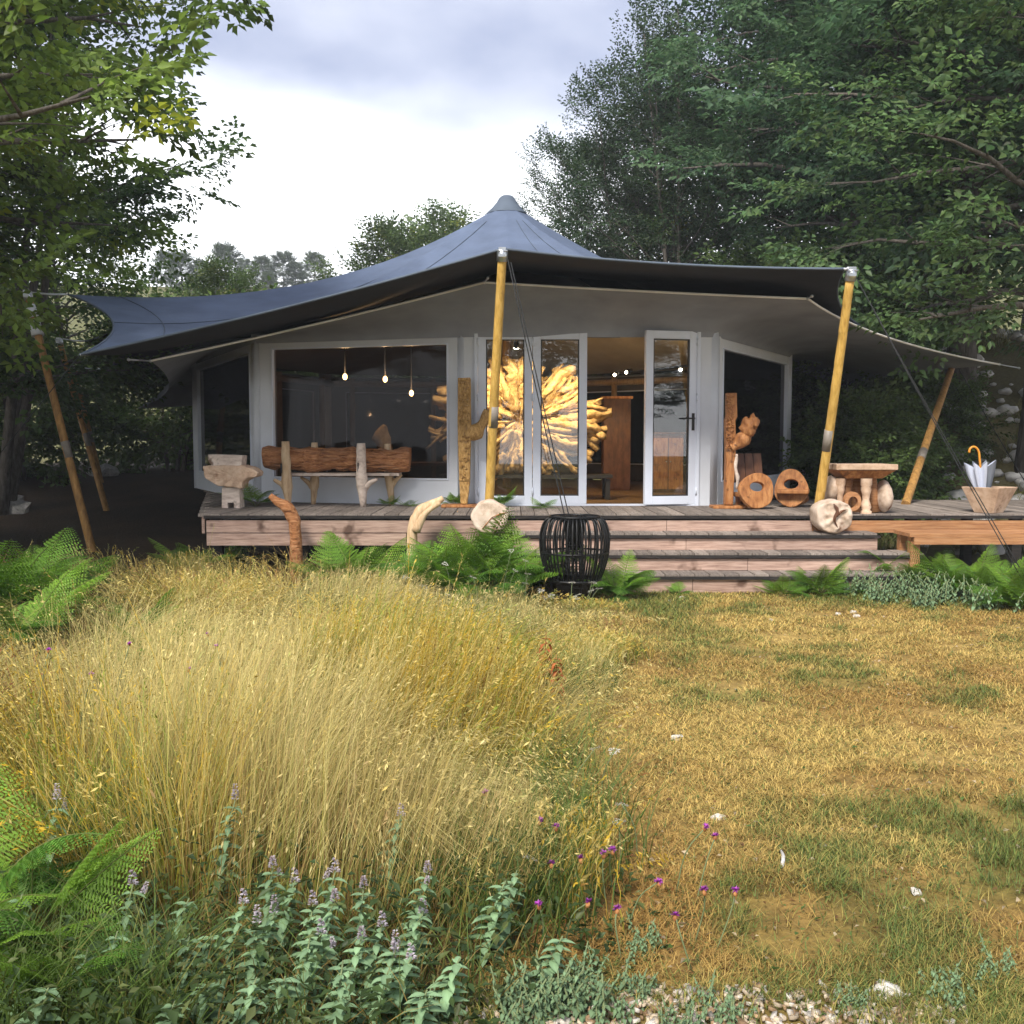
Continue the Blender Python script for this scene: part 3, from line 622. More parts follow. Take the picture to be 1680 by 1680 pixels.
fork((468, 724), (470, 775), (473, 830), (449, 787), .066, 'palewood', 11.86, (463, 768)); fork((592, 727), (593, 775), (596, 832), (619, 786), .072, 'greywood', 11.84, (589, 767))
fork((516, 726), (517, 775), (514, 824), (493, 783), .058, 'palewood', 12.26); fork((636, 728), (637, 772), (643, 826), (659, 779), .058, 'palewood', 12.22)
# bent driftwood branches leaning in front of the deck
def bent(pxs, Y, r, mat, label, extra=None):
    pts = [P(x_, y_, Y) for x_, y_ in pxs]; g = pts[-1].copy(); g.z = gzf(g.x, g.y)-.03; base = g.copy(); base.z = gzf(g.x, g.y)
    t = thing('driftwood_branch', label, 'branch', base); cp = curve_pts(pts+[g], 18)
    m = MB(); m.tube(cp, [r*(.55+.6*min(1, k/7)) for k in range(19)], 10, True, .16, 12, pxs[0][0]); m.build('branch', mat, t)
    if extra:
        ep = curve_pts([P(x_, y_, Y-.04) for x_, y_ in extra], 10); m = MB(); m.tube(ep, [r*(.45+.5*k/10) for k in range(11)], 9, True, .16, 12, 5); m.build('side_branch', mat, t)
bent([(443, 813), (456, 823), (471, 833), (480, 848), (485, 870)], 10.35, .055, 'bark', 'bent reddish brown driftwood branch leaning on the deck edge before the log bench')
bent([(727, 817), (708, 828), (690, 838), (680, 856), (676, 882)], 10.35, .05, 'palewood', 'bent pale driftwood branch with two prongs beside the ferns', [(722, 824), (703, 838), (692, 850), (683, 872)])
# carved posts
def carved_post(label, base, outline, Y, depth, limb, mat, limb_r, tip_r, base_plank, glyphs, seed, lower=None):
    b = Vector(base); t = thing('carved_post', label, 'sculpture', b)
    o = outline_block(t, 'post', mat, outline, Y, depth, .008, .008)
    if lower: outline_block(t, 'bare_foot', 'bamboo', lower, Y, depth*.85, .008)
    lp = curve_pts([P(x_, y_, Y-.02) for x_, y_ in limb], 12); m = MB(); m.tube(lp, [lerp(limb_r, tip_r, k/12)*(1+.25*math.sin(k*.8+seed)) for k in range(13)], 14, True, .18, 11, seed, .8); l = m.build('side_limb', mat, t)
    Rg = random.Random(seed); m = MB()                                        # carved relief: short raised strokes cut into the faces
    x0, x1, y0, y1 = glyphs
    for i in range(90):
        px_ = Rg.uniform(x0, x1); py_ = Rg.uniform(y0, y1); an = Rg.choice((0, .5, -.6, 1.57, 1.1)); L = Rg.uniform(2.0, 5.5)
        A = P(px_-L*math.cos(an)/2, py_-L*math.sin(an)/2, Y-depth/2-.004); B = P(px_+L*math.cos(an)/2, py_+L*math.sin(an)/2, Y-depth/2-.004); m.tube([A, (A+B)/2+Vector((0, -.006, 0)), B], [.005, .009, .005], 5)
    for yy in np.linspace(y0, y1, 6): m.tube([P(x0-2, yy, Y-depth/2-.003), P(x1+2, yy, Y-depth/2-.003)], .008, 5)
    m.build('carving', mat, o)
    if base_plank: MB().box(*base_plank).build('base_plank', 'redwood', t, .006)
    return t
Yp = 11.80; b0 = PZ(760, 830, ZD)
carved_post('tall golden carved post with stubby side branch beside the white door frame', (b0.x, Yp, ZD), [(752, 621), (772, 620), (773, 700), (771, 792), (767, 826), (756, 826), (754, 792), (751, 700)], Yp, .16,
            [(764, 712), (778, 710), (790, 697), (803, 675)], 'carved', .11, .075, ((b0.x-.03, Yp, ZD+.016), (.42, .26, .032)), (755, 769, 624, 788), 4, [(755, 792), (769, 791), (767, 827), (756, 827)])
Yp = 11.6; b0 = PZ(1198, 832, ZD)
tr_ = carved_post('reddish carved post with curled flower shaped branch before the side window', (b0.x, Yp, ZD), [(1191, 645), (1207, 645), (1208, 684), (1205, 690), (1206, 730), (1201, 828), (1188, 828), (1190, 730), (1189, 690), (1191, 684)], Yp, .12,
            [(1198, 735), (1210, 728), (1222, 716), (1228, 700)], 'redwood', .075, .105, ((b0.x-.02, Yp, ZD+.016), (.46, .26, .032)), (1192, 1203, 648, 735), 9)
m = MB(); m.tube(curve_pts([P(1209, 745, Yp-.05), P(1206, 765, Yp-.05), P(1210, 785, Yp-.05), P(1208, 803, Yp-.05)], 8), [.012, .024, .02, .024, .018, .022, .018, .016, .008], 8, True, .3, 14, 3); m.build('pale_strip', 'greywood', tr_)
c = P(1228, 702, Yp-.06); m = MB()
m.blob(c+Vector((.0, .0, .0)), (.085, .075, .125), .45, 1.8, 3, 3); m.blob(c+Vector((.05, -.02, .06)), (.055, .06, .085), .5, 2, 8, 3)
m.build('carved_bloom', 'redwood', tr_)
# log rounds on the first tread
def log_round(label, px0, px1, py0, py1, Y, hollow, seed):
    c = P((px0+px1)/2, (py0+py1)/2, Y); R0 = (px1-px0)/2*Y/F; H = (py1-py0)/2*Y/F; zt = ZD-.17
    c.z = zt+H*.98; t = thing('log_round', label, 'log', (c.x, Y, zt)); m = MB(); NS, NL = 40, 7; vs = []
    for k in range(NL+1):
        f = k/NL; w = (f-.5)*.30; rr = 1-.06*abs(2*f-1)**3
        for i in range(NS):
            th = 2*math.pi*i/NS; d = 1+.10*mnoise.noise(Vector((math.cos(th)*1.6, math.sin(th)*1.6, seed)))+.05*mnoise.noise(Vector((math.cos(th)*4, math.sin(th)*4, seed+f)))
            vs.append(Vector((c.x+math.cos(th)*R0*d*rr, c.y+w, c.z+math.sin(th)*H*d*rr)))
    fs = [(k*NS+i, k*NS+(i+1) % NS, (k+1)*NS+(i+1) % NS, (k+1)*NS+i) for k in range(NL) for i in range(NS)]
    for sgn, base in ((-1, 0), (1, NL*NS)):                                                   # end faces as shrinking rings
        prev = base
        for f in (.9, .8, .7, .58, .46, .32, .18):
            st = len(vs)
            for i in range(NS):
                p = vs[base+i]; q = Vector((c.x, p.y, c.z)).lerp(p, f); ins = (1-f)
                dep = (-.03*ins if hollow else -.02*ins)+(.035 if hollow else .012)*mnoise.noise(Vector((q.x*9, q.z*9, seed)))+(.03 if hollow else .004)*mnoise.noise(Vector((q.x*22, q.z*22, seed)))
                vs.append(Vector((q.x, q.y-sgn*dep, q.z)))
            fs += [(prev+i, prev+(i+1) % NS, st+(i+1) % NS, st+i)[::-sgn] for i in range(NS)]; prev = st
        fs.append(tuple(prev+i for i in range(NS))[::-sgn] if sgn > 0 else tuple(prev+i for i in range(NS)))
    m.add(vs, fs, True); o = m.build('round', 'stump', t, fix=True)
    if hollow:
        m = MB(); Rk = random.Random(seed)
        m.tube(curve_pts([(c.x-.03, c.y-.182, c.z+.13), (c.x+.01, c.y-.190, c.z+.05), (c.x-.025, c.y-.192, c.z-.02), (c.x+.015, c.y-.185, c.z-.11)], 10), [.004, .012, .020, .016, .024, .020, .014, .018, .010, .006, .003], 7, True, .4, 30, 2); m.build('rotten_crack', 'darkwood', t)
        m = MB(); m.tube(curve_pts([(c.x+.01, c.y-.190, c.z+.02), (c.x+.06, c.y-.186, c.z+.06), (c.x+.12, c.y-.17, c.z+.07)], 8), [.010, .014, .010, .013, .008, .010, .006, .004, .002], 6, True, .4, 30, 4); m.build('side_crack', 'darkwood', t)
    else:
        m = MB()
        for k in range(3):
            an = (-.9, .35, -2.2)[k]; q0 = Vector((c.x+.02, c.y-.172, c.z)); q1 = q0+Vector((math.cos(an)*R0*.85, .02, math.sin(an)*H*.85)); m.tube([q0, q0.lerp(q1, .5)+Vector((.012, 0, .012)), q1], [.004, .007, .003], 5)
        m.build('crack', 'redwood', t)
log_round('pale weathered log round on the top step at the foot of the yellow pole', 773, 835, 815, 869, 10.42, False, 2)
log_round('knotty cracked log round on the top step before the pedestal table', 1333, 1393, 811, 868, 10.42, True, 7)
# carved pedestal table
Yt = 10.95; b0 = PZ(1410, 842, ZD); Yt = max(10.85, b0.y)
t = thing('pedestal_table', 'carved wooden pedestal table with flared square top', 'table', (b0.x, Yt, ZD)); s_ = Yt/F
def sq(m, x0, x1, y, z, d): return [Vector((x0, y-d, z)), Vector((x1, y-d, z)), Vector((x1, y+d, z)), Vector((x0, y+d, z))]
xa, xc_ = P(1360, 762, Yt).x, P(1459, 762, Yt).x; zt = P(1410, 761, Yt).z; z2 = P(1410, 770, Yt).z; z3 = P(1410, 784, Yt).z; xm = (xa+xc_)/2
m = MB(); m.hexa(sq(m, xa, xc_, Yt, z2, .26)+sq(m, xa, xc_, Yt, zt, .26)); m.build('top', 'stonewood', t, .008)
m = MB(); m.hexa(sq(m, xm-.19, xm+.19, Yt, z3, .17)+sq(m, xa+.015, xc_-.015, Yt, z2-.003, .245)); m.build('flared_cornice', 'redwood', t, .006)
m = MB(); m.tube([(xm-.16, Yt, ZD+.02), (xm-.15, Yt, ZD+.2), (xm-.13, Yt, z3)], [.085, .07, .075], 10, True, .12, 9, 1); m.tube([(xm+.17, Yt, ZD+.01), (xm+.15, Yt, ZD+.2), (xm+.12, Yt, z3)], [.075, .065, .07], 10, True, .12, 9, 2)
m.tube([(xm, Yt+.13, ZD), (xm, Yt+.13, z3)], .1, 10, True, .1, 9, 5); m.build('rear_legs', 'riser_new', t)
m = MB(); prof = [(.062, 0), (.062, .03), (.045, .045), (.06, .075), (.05, .11), (.035, .16), (.042, .22), (.055, .27), (.05, .31), (.06, .33), (.06, .40)]; NS = 14; hh = (z3-ZD)/.40
cx_ = P(1421, 800, Yt-.16).x; m.add([(cx_+r*math.cos(2*math.pi*i/NS), Yt-.16+r*math.sin(2*math.pi*i/NS), ZD+z*hh) for r, z in prof for i in range(NS)], [(a_*NS+i, a_*NS+(i+1) % NS, (a_+1)*NS+(i+1) % NS, (a_+1)*NS+i) for a_ in range(len(prof)-1) for i in range(NS)], True); m.build('carved_leg', 'stonewood', t)
cx_ = P(1380, 800, Yt-.16).x; m = MB(); m.add([(cx_+r*.85*math.cos(2*math.pi*i/NS), Yt-.13+r*math.sin(2*math.pi*i/NS), ZD+z*hh) for r, z in prof for i in range(NS)], [(a_*NS+i, a_*NS+(i+1) % NS, (a_+1)*NS+(i+1) % NS, (a_+1)*NS+i) for a_ in range(len(prof)-1) for i in range(NS)], True); m.build('carved_leg', 'stonewood', t)
for px_, py_, hw, hh_ in ((1449, 812, 11, 27), (1362, 800, 10, 22)):
    q = P(px_, py_, Yt); m = MB(); m.blob((q.x, Yt-.02, ZD+hh_*s_ if px_ > 1400 else ZD+.25), (hw*s_*1.15, .15, hh_*s_), .12, 2, px_, 3); m.build('side_disc', 'stump', t)
m = MB(); c = P(1398, 828, Yt-.22); out = [(math.cos(a_)*.085, max(-.13, math.sin(a_)*.1)) for a_ in np.linspace(0, 2*math.pi, 25)[:-1]]; inn = [(u*.62, v*.62-.01) for u, v in out]
m.ring(out, inn, plane_fn((c.x, c.y, ZD+.135)), -.03, .05); m.build('arch_ring', 'riser_new', t, fix=True)
# low slab chairs with oval holes
def slab_outline(n=28, w=.19, h=.22, seed=0): return [(math.cos(2*math.pi*i/n)*w*(1+.06*math.sin(3*2*math.pi*i/n+seed)), h+math.sin(2*math.pi*i/n)*h*(1+.05*math.cos(2*2*math.pi*i/n+seed))) for i in range(n)]
def slab_chair(label, px_, Y, w, h, rz, seat, panel):
    b = PZ(px_, 833, ZD); b = Vector((P(px_, 833, Y).x, Y, ZD)); t = thing('slab_chair', label, 'chair', b); o = slab_outline(28, w, h, px_); inn = [(math.cos(2*math.pi*i/28)*w*.42, h*1.22+math.sin(2*math.pi*i/28)*h*.26) for i in range(28)]
    m = MB(); m.ring(o, inn, plane_fn(b+Vector((0, 0, .004)), rz, rad(-12)), -.035, .035); m.build('holed_slab', 'redwood', t, .008, fix=True)
    Rm = Matrix.Rotation(rz, 3, 'Z')
    if seat:
        MB().box(b+Rm@Vector((.02, .06, h*.85)), (w*1.9, .34, .05), rz).build('seat', 'redwood', t, .012)
        m = MB(); m.prism(slab_outline(20, w*.85, h*.42, 3), plane_fn(b+Rm@Vector((.03, .30, .004)), rz), -.03, .03); m.build('rear_foot', 'redwood', t, .008, fix=True)
    else:
        MB().box(b+Rm@Vector((.0, .2, h*.75)), (w*1.5, .36, .05), rz).build('seat', 'redwood', t, .01); MB().box(b+Rm@Vector((0, .36, h*.37)), (w*1.1, .05, h*.74), rz).build('rear_foot', 'redwood', t, .01)
    if panel:
        Mr = Rm@Matrix.Rotation(rad(-14), 3, 'X'); 
        for k in range(4): MB().box(b+Rm@Vector((-.10+.105*k-.04, .42, h*2.1+.02)), (.098, .03, .34), 0, Mr).build('back_plank', 'darkwood', t, .005)
slab_chair('low wooden chair with round holed front slab and dark plank back', 1243, 11.35, .20, .205, rad(10), False, True)
slab_chair('low wooden chair with holed slab back next to the pedestal table', 1297, 11.75, .19, .215, rad(-18), True, False)
# planter and umbrella
b0 = PZ(1622, 841, ZD); Yq = b0.y; t = thing('planter', 'square tapered stone coloured planter standing on the deck edge', 'planter', (b0.x, Yq, ZD)); w0, w1, h = .105, .205, .275; th = .03
m = MB(); R45 = Matrix.Rotation(rad(38), 3, 'Z'); B0 = Vector((b0.x, Yq, ZD)); rings = []
for (w, z) in ((w0, 0), (w1, h), (w1-th, h), (w0-th*.6, .05)):
    rings.append([B0+R45@Vector((sx_*w, sy_*w, z)) for sx_, sy_ in ((-1, -1), (1, -1), (1, 1), (-1, 1))])
vs = [p for r in rings for p in r]; m.add(vs, [(3, 2, 1, 0)]+[(r*4+i, r*4+(i+1) % 4, (r+1)*4+(i+1) % 4, (r+1)*4+i) for r in range(3) for i in range(4)]+[(12, 13, 14, 15)]); m.build('pot', 'stonewood', t, .006, fix=True)
t = thing('umbrella', 'folded pale blue umbrella with curved amber handle standing in the planter', 'umbrella', (b0.x-.02, Yq, ZD+.05))
tip = P(1614, 808, Yq); tip.z = ZD+.055; topc = P(1608, 762, Yq); hdl = P(1606, 752, Yq); ax = (topc-tip).normalized(); m = MB(); NS = 32; NK = 7; vs = []
U = ax.cross(Vector((0, 1, 0))).normalized(); W = U.cross(ax)
for k in range(NK):
    f = k/(NK-1); r = lerp(.02, .172, f**.9)
    for i in range(NS):
        an = 2*math.pi*i/NS; rr = r*(.72+.28*math.cos(8*an)); lift = (.035*math.cos(8*an) if f == 1 else 0); vs.append(tip.lerp(topc, f)+U*math.cos(an)*rr+W*math.sin(an)*rr+ax*lift)
m.add(vs, [(k*NS+i, k*NS+(i+1) % NS, (k+1)*NS+(i+1) % NS, (k+1)*NS+i) for k in range(NK-1) for i in range(NS)], True); o = m.build('cloth', 'umbrella_cloth', t)
o.data.materials.append(MATS['umbrella_grey'])
for i, p in enumerate(o.data.polygons):
    if (i % NS)//4 in (5, 2): p.material_index = 1
hp = [topc+ax*-.1, topc+ax*.02, P(1607, 752, Yq), P(1606, 742, Yq), P(1602, 735, Yq), P(1596, 733, Yq), P(1591, 737, Yq), P(1590, 743, Yq)]
m = MB(); m.tube(curve_pts(hp, 22), .0125, 8); m.build('handle', 'amber', t)
m = MB(); m.tube([tip, topc], .005, 6); m.build('shaft', 'darkmetal', t)

# ------------------------------------------------------------------ rattan lantern
lb = PZ(942, 986, 0); lY = lb.y; lb.z = gzf(lb.x, lb.y)+.0
t = thing('rattan_lantern', 'big black rattan basket lantern standing before the steps', 'lantern', lb); ls = lY/F
prof = [(.060, .50), (.075, .66), (.10, .745), (.15, .765), (.22, .765), (.265, .735), (.295, .66), (.308, .57), (.30, .45), (.275, .33), (.235, .22), (.20, .14), (.165, .05), (.15, .0)]
NC = 44; cp = curve_pts([Vector((r, 0, z)) for r, z in prof], 24); me = MB().tube(cp, .0085, 5).mesh('cane'); me.materials.append(MATS['cane'])
Rl = random.Random(8)
for k in range(NC):
    o = bpy.data.objects.new('cane', me); COL.objects.link(o); o.parent = t; o.rotation_euler = (Rl.uniform(-.015, .015), Rl.uniform(-.015, .015), 2*math.pi*k/NC+Rl.uniform(-.03, .03))
def hoop(r, z, rr, name='hoop', ns=40): 
    m = MB(); m.tube([lb+Vector((r*math.cos(2*math.pi*i/ns), r*math.sin(2*math.pi*i/ns), z)) for i in range(ns+1)], rr, 6, False); return m.build(name, 'cane', t)
hoop(.300, .455, .009); hoop(.236, .205, .014); hoop(.205, .155, .012); hoop(.155, .012, .016); hoop(.225, .775, .010); hoop(.10, .755, .01)
m = MB(); NS = 40; m.add([lb+Vector((r*math.cos(2*math.pi*i/NS), r*math.sin(2*math.pi*i/NS), z)) for r, z in ((.234, .20), (.20, .12), (.168, .03), (.15, .0)) for i in range(NS)], [(a_*NS+i, a_*NS+(i+1) % NS, (a_+1)*NS+(i+1) % NS, (a_+1)*NS+i) for a_ in range(3) for i in range(NS)], True); m.build('woven_foot', 'cane', t)
m = MB()
for k in range(14): an = 2*math.pi*k/14; m.tube([lb+Vector((.085*math.cos(an), .085*math.sin(an), .02)), lb+Vector((.075*math.cos(an), .075*math.sin(an), .55))], .006, 5)
for z in np.linspace(.1, .52, 9): m.tube([lb+Vector((.086*math.cos(2*math.pi*i/16), .086*math.sin(2*math.pi*i/16), z)) for i in range(17)], .005, 4, False)
m.build('inner_cage', 'cane', t)

# ------------------------------------------------------------------ inside the pavilion
Ys = 13.5; tz = P(860, 778, Ys).z
t = thing('display_bench', 'long black bench under the driftwood wall sculpture inside', 'bench', (.15, Ys, ZD)); bx0, bx1 = P(722, 780, Ys).x, P(1003, 780, Ys).x
MB().box(((bx0+bx1)/2, Ys+.1, tz-.025), (bx1-bx0, .55, .045)).build('top', 'darkmetal', t)
for xx in (bx0+.06, bx1-.06):
    for yy in (Ys-.12, Ys+.32): MB().box((xx, yy, (ZD+tz-.05)/2-.005), (.06, .06, tz-.048-ZD)).build('leg', 'darkmetal', t)
t = thing('root_sculpture', 'huge sunburst sculpture of pale driftwood roots glowing behind the glass doors', 'sculpture', (.2, Ys, tz)); cS = P(852, 690, Ys); Rt = random.Random(21)
m = MB(); m.blob((cS.x, Ys+.06, cS.z), (.80, .13, .54), .5, 4.5, 4, 5); m.build('root_mass', 'driftwood', t)
for k in range(170):
    an = 2*math.pi*k/170+Rt.uniform(-.12, .12); ca, sa = math.cos(an), math.sin(an); inner = Rt.uniform(.05, .7); lim = 1.26-.44*abs(sa)+Rt.uniform(-.34, .06)
    if sa < -.05: lim = min(lim, (cS.z-tz-.02)/max(.05, -sa))
    dep = Rt.uniform(-.24, .04); pts = []; bend = Rt.uniform(-.35, .35); w = Rt.choice((.03, .04, .055, .08, .11)); lim = max(lim, inner+.14)
    for q in range(13):
        f = q/12; r = lerp(inner*.7, lim, f); a2 = an+bend*(f-.5)*f+.04*math.sin(f*6+k); zz = max(cS.z+r*math.sin(a2)*.98, tz+.03); pts.append(Vector((cS.x+r*math.cos(a2), Ys+dep*(1-f*.6)+.04*math.sin(f*5+k), zz)))
    blunt = Rt.uniform(.35, .85); m = MB(); m.tube(pts, [w*(.6+.6*math.sin(math.pi*min(1, q/9)*.5)-(.25*max(0, q-8)/4)*(1-blunt)*2)*Rt.uniform(.8, 1.15) for q in range(13)], 9, True, .5, 13, k, .5); m.build('root_limb', 'driftwood', t)
# cabinet, counter
q = P(1092, 800, 15.5); t = thing('cabinet', 'dark reddish wooden cabinet standing inside behind the doorway', 'cabinet', (q.x, 15.5, ZD-.012))
MB().box((q.x, 15.5, ZD+.42), (.46, .45, .86)).build('body', 'darkwood', t, .006); MB().box((q.x, 15.5, ZD+.87), (.5, .49, .035)).build('top', 'darkwood', t, .004)
for s__ in (-1, 1):
    d_ = MB().box((q.x+s__*.115, 15.265, ZD+.42), (.215, .02, .76)).build('cabinet_door', 'redwood', t, .003); MB().blob((q.x+s__*.03, 15.245, ZD+.45), (.012, .012, .012), 0, 1, 0, 1).build('knob', 'steel', d_)
q = P(1010, 770, 16.2); t = thing('wardrobe', 'tall brown wooden cupboard deep inside beside the root sculpture', 'cabinet', (q.x, 16.2, ZD-.012))
MB().box((q.x, 16.2, ZD+.70), (.42, .4, 1.42)).build('body', 'darkwood', t, .006); MB().box((q.x, 16.2, ZD+1.43), (.48, .46, .04)).build('top', 'redwood', t, .004)
# display table by the window with candles
t = thing('display_table', 'dark table set with little ornaments behind the front window', 'table', (-1.7, 14.4, ZD-.012)); MB().box((-1.75, 14.4, 1.12), (1.9, .7, .04)).build('top', 'darkwood', t)
for xx in (-2.6, -.9):
    for yy in (14.15, 14.65): MB().box((xx, yy, .885), (.06, .06, .43)).build('leg', 'darkwood', t)
q = P(628, 715, 14.4); t = thing('wood_figurine', 'small pale driftwood figurine on the table behind the front window', 'figurine', (q.x, 14.4, 1.14))
m = MB(); m.tube(curve_pts([(q.x, 14.4, 1.14), (q.x+.02, 14.4, 1.32), (q.x-.02, 14.38, 1.5), (q.x+.03, 14.4, 1.66)], 8), [.1, .12, .13, .11, .1, .12, .1, .07, .03], 10, True, .3, 8, 3); m.build('body', 'driftwood', t)
def lamp_light(name, kind, loc, energy, color, parent, **kw):
    d = bpy.data.lights.new(name, kind); d.energy = energy; d.color = color
    for k, v in kw.items(): setattr(d, k, v)
    o = bpy.data.objects.new(name, d); COL.objects.link(o); o.parent = parent; o.location = Vector(loc)-Vector(parent.location); return o
for px_, py_, Yl, lab in ((566, 618, 14.6, 'glowing pendant bulb behind the front window above the figurine table'), (632, 622, 14.9, 'glowing pendant bulb behind the front window above the figurine table'), (675, 645, 15.3, 'glowing pendant bulb behind the front window above the figurine table')):
    q = P(px_, py_, Yl); t = thing('pendant_lamp', lab, 'lamp', q, 'pendant bulbs behind the front window'); m = MB(); r_c = math.hypot(q.x-CX, q.y-CY)
    m.blob(q, (.032, .032, .045), 0, 1, 0, 2); m.build('bulb', 'bulb', t); rw = wall_hit(math.atan2(q.y-CY, q.x-CX)); zc_ = 2.74+2.0*(1-min(1, r_c/rw))**1.7
    MB().tube([q+Vector((0, 0, .045)), (q.x, q.y, zc_)], [.012, .004], 6).build('cord', 'darkmetal', t)
    lamp_light('bulb_light', 'POINT', q+Vector((0, -.06, -.06)), 6, (1, .62, .28), t, shadow_soft_size=.04)
tk = thing('track_light', 'black ceiling track with lit spot heads inside the doorway', 'lamp', (P(1035, 612, 14.6).x, 14.6, P(1035, 612, 14.6).z))
A = P(1005, 614, 14.6); B = P(1128, 600, 14.6); MB().tube([A, B], .018, 8).build('track', 'darkmetal', tk)
MB().tube([(A+B)/2, (A+B)/2+Vector((0, .5, .55))], .006, 5).build('hanger', 'darkmetal', tk)
for px_, py_ in ((1012, 613), (1031, 609), (1117, 605)):
    q = P(px_, py_, 14.6); dv = (Vector((cS.x, Ys, cS.z))-q).normalized() if px_ < 1100 else Vector((-.2, -.9, -.25)).normalized(); dv = Vector((-.55, -.72, -.30)).normalized() if px_ < 1100 else dv
    h_ = MB().tube([q-dv*.07, q+dv*.06], [.03, .042], 12).build('spot_head', 'darkmetal', tk); MB().tube([q+dv*.061, q+dv*.066], [.020, .018], 12).build('bulb', 'spotglow', h_)
def spot(loc, target, energy, parent, size=70, col=(1, .76, .42), blend=.6):
    o = lamp_light('spot_light', 'SPOT', loc, energy, col, parent, spot_size=rad(size), spot_blend=blend, shadow_soft_size=.05); o.rotation_euler = (Vector(target)-Vector(loc)).to_track_quat('-Z', 'Y').to_euler(); return o
# picture lights just inside the door header, shining on the roots
tp = thing('picture_light', 'row of warm ceiling spots inside the door header lighting the root sculpture', 'lamp', (.2, 12.45, 2.66))
MB().box((.2, 12.45, 2.70), (2.2, .05, .04)).build('rail', 'darkmetal', tp)
for xx in (-.75, 0.05, .85):
    h_ = MB().tube([(xx, 12.45, 2.66), (xx+.0, 12.50, 2.57)], [.03, .04], 12).build('spot_head', 'darkmetal', tp); MB().tube([(xx, 12.502, 2.566), (xx, 12.505, 2.56)], [.034, .032], 12).build('bulb', 'spotglow', h_)
    spot((xx, 12.52, 2.54), (xx*1.0+.15, Ys, 1.55), 34, tp, 95)
spot((1.3, 14.55, 2.2), (.7, 14.0, 2.9), 45, tk, 80, (1, .70, .36)); spot((1.75, 14.6, 2.2), (1.9, 16.3, 3.3), 55, tk, 80, (1, .70, .36))
spot((1.6, 14.5, 2.3), (1.75, 15.6, .8), 18, tk, 90)

# small outbuilding corner beyond the pavilion
q = P(1290, 705, 24); t = thing('white_shed', 'small white box shed half hidden behind the pavilion corner', 'shed', (q.x+.1, 24, gzf(q.x, 24)-.1)); 
MB().box((q.x+.15, 24, 1.15), (1.0, .9, 1.7)).build('wall', 'concrete', t, .02); MB().box((q.x+.15, 24, 2.02), (1.1, 1.0, .06)).build('roof', 'darkmetal', t, .01)

# ------------------------------------------------------------------ trees
def leaf_verts(pos, d, up, ln, wd, fold=.22, droop=.15):
    """rows of leaves -> (n,4,3): base, left, tip, right"""
    side = np.cross(d, up); side /= np.linalg.norm(side, axis=1, keepdims=True)+1e-9; nn = np.cross(side, d)
    ln = ln[:, None]; wd = wd[:, None]; mid = pos+d*ln*.45
    return np.stack([pos, mid+side*wd*.5+nn*wd*fold, pos+d*ln-nn*ln*droop, mid-side*wd*.5+nn*wd*fold], 1)
def spray_template(rs, L, nside, leaf, per=5, flat=.25):
    pos = []; d = []; sc_ = []
    def twig(o, dr, ln, n):
        for k in range(n):
            f = (k+.6)/n; s = 1 if k % 2 else -1; side = np.array([-dr[1], dr[0], 0]); a = rs.uniform(.7, 1.2)
            pos.append(o+dr*ln*f+rs.normal(0, .012, 3)); v = dr*math.cos(a)+side*s*math.sin(a)+np.array([0, 0, rs.normal(0, flat)-.15]); d.append(v/np.linalg.norm(v)); sc_.append(rs.uniform(.75, 1.15))
        pos.append(o+dr*ln); d.append(dr+np.array([0, 0, -.2])); sc_.append(1)
    main = np.array([1., 0, 0]); twig(np.zeros(3), main, L, per+3)
    for k in range(nside):
        f = .12+.8*k/nside; s = 1 if k % 2 else -1; a = rs.uniform(.6, .95)*s; dr = np.array([math.cos(a), math.sin(a), rs.normal(0, .12)]); twig(main*L*f+np.array([0, 0, -.05*f*f]), dr, L*.55*(1-.55*f), per)
    pos = np.array(pos); d = np.array(d); d /= np.linalg.norm(d, axis=1, keepdims=True); up = np.array([[0, 0, 1.]])+rs.normal(0, .35, (len(pos), 3)); up /= np.linalg.norm(up, axis=1, keepdims=True)
    sc_ = np.array(sc_)*leaf; return leaf_verts(pos, d, up, sc_, sc_*.58)
def crown_mesh(name, rs, sprays, templates, base_col, var=.22, yellow=.0):
    VV = []; CC = []
    for (o, d, s) in sprays:
        T = templates[rs.randint(len(templates))]; d = d/np.linalg.norm(d); up = np.array([0, 0, 1.])+rs.normal(0, .28, 3); side = np.cross(up, d); side /= np.linalg.norm(side); up = np.cross(d, side); M = np.stack([d, side, up], 0)
        v = (T.reshape(-1, 3)*s)@M+o; VV.append(v); n = len(T); b = base_col*(1+rs.normal(0, var)); 
        if rs.rand() < yellow: b = b*np.array([2.2, 1.7, .9])
        c = b[None, :]*(1+rs.normal(0, .18, (n, 1)))+rs.normal(0, .006, (n, 3)); CC.append(np.repeat(np.clip(c, .008, 1), 4, 0))
    VV = np.concatenate(VV); CC = np.concatenate(CC); n = len(VV)//4; i = np.arange(n)[:, None]*4
    Fc = np.concatenate([i+np.array([[0, 1, 2]]), i+np.array([[0, 2, 3]])], 0); return npmesh(name, VV, Fc, CC)
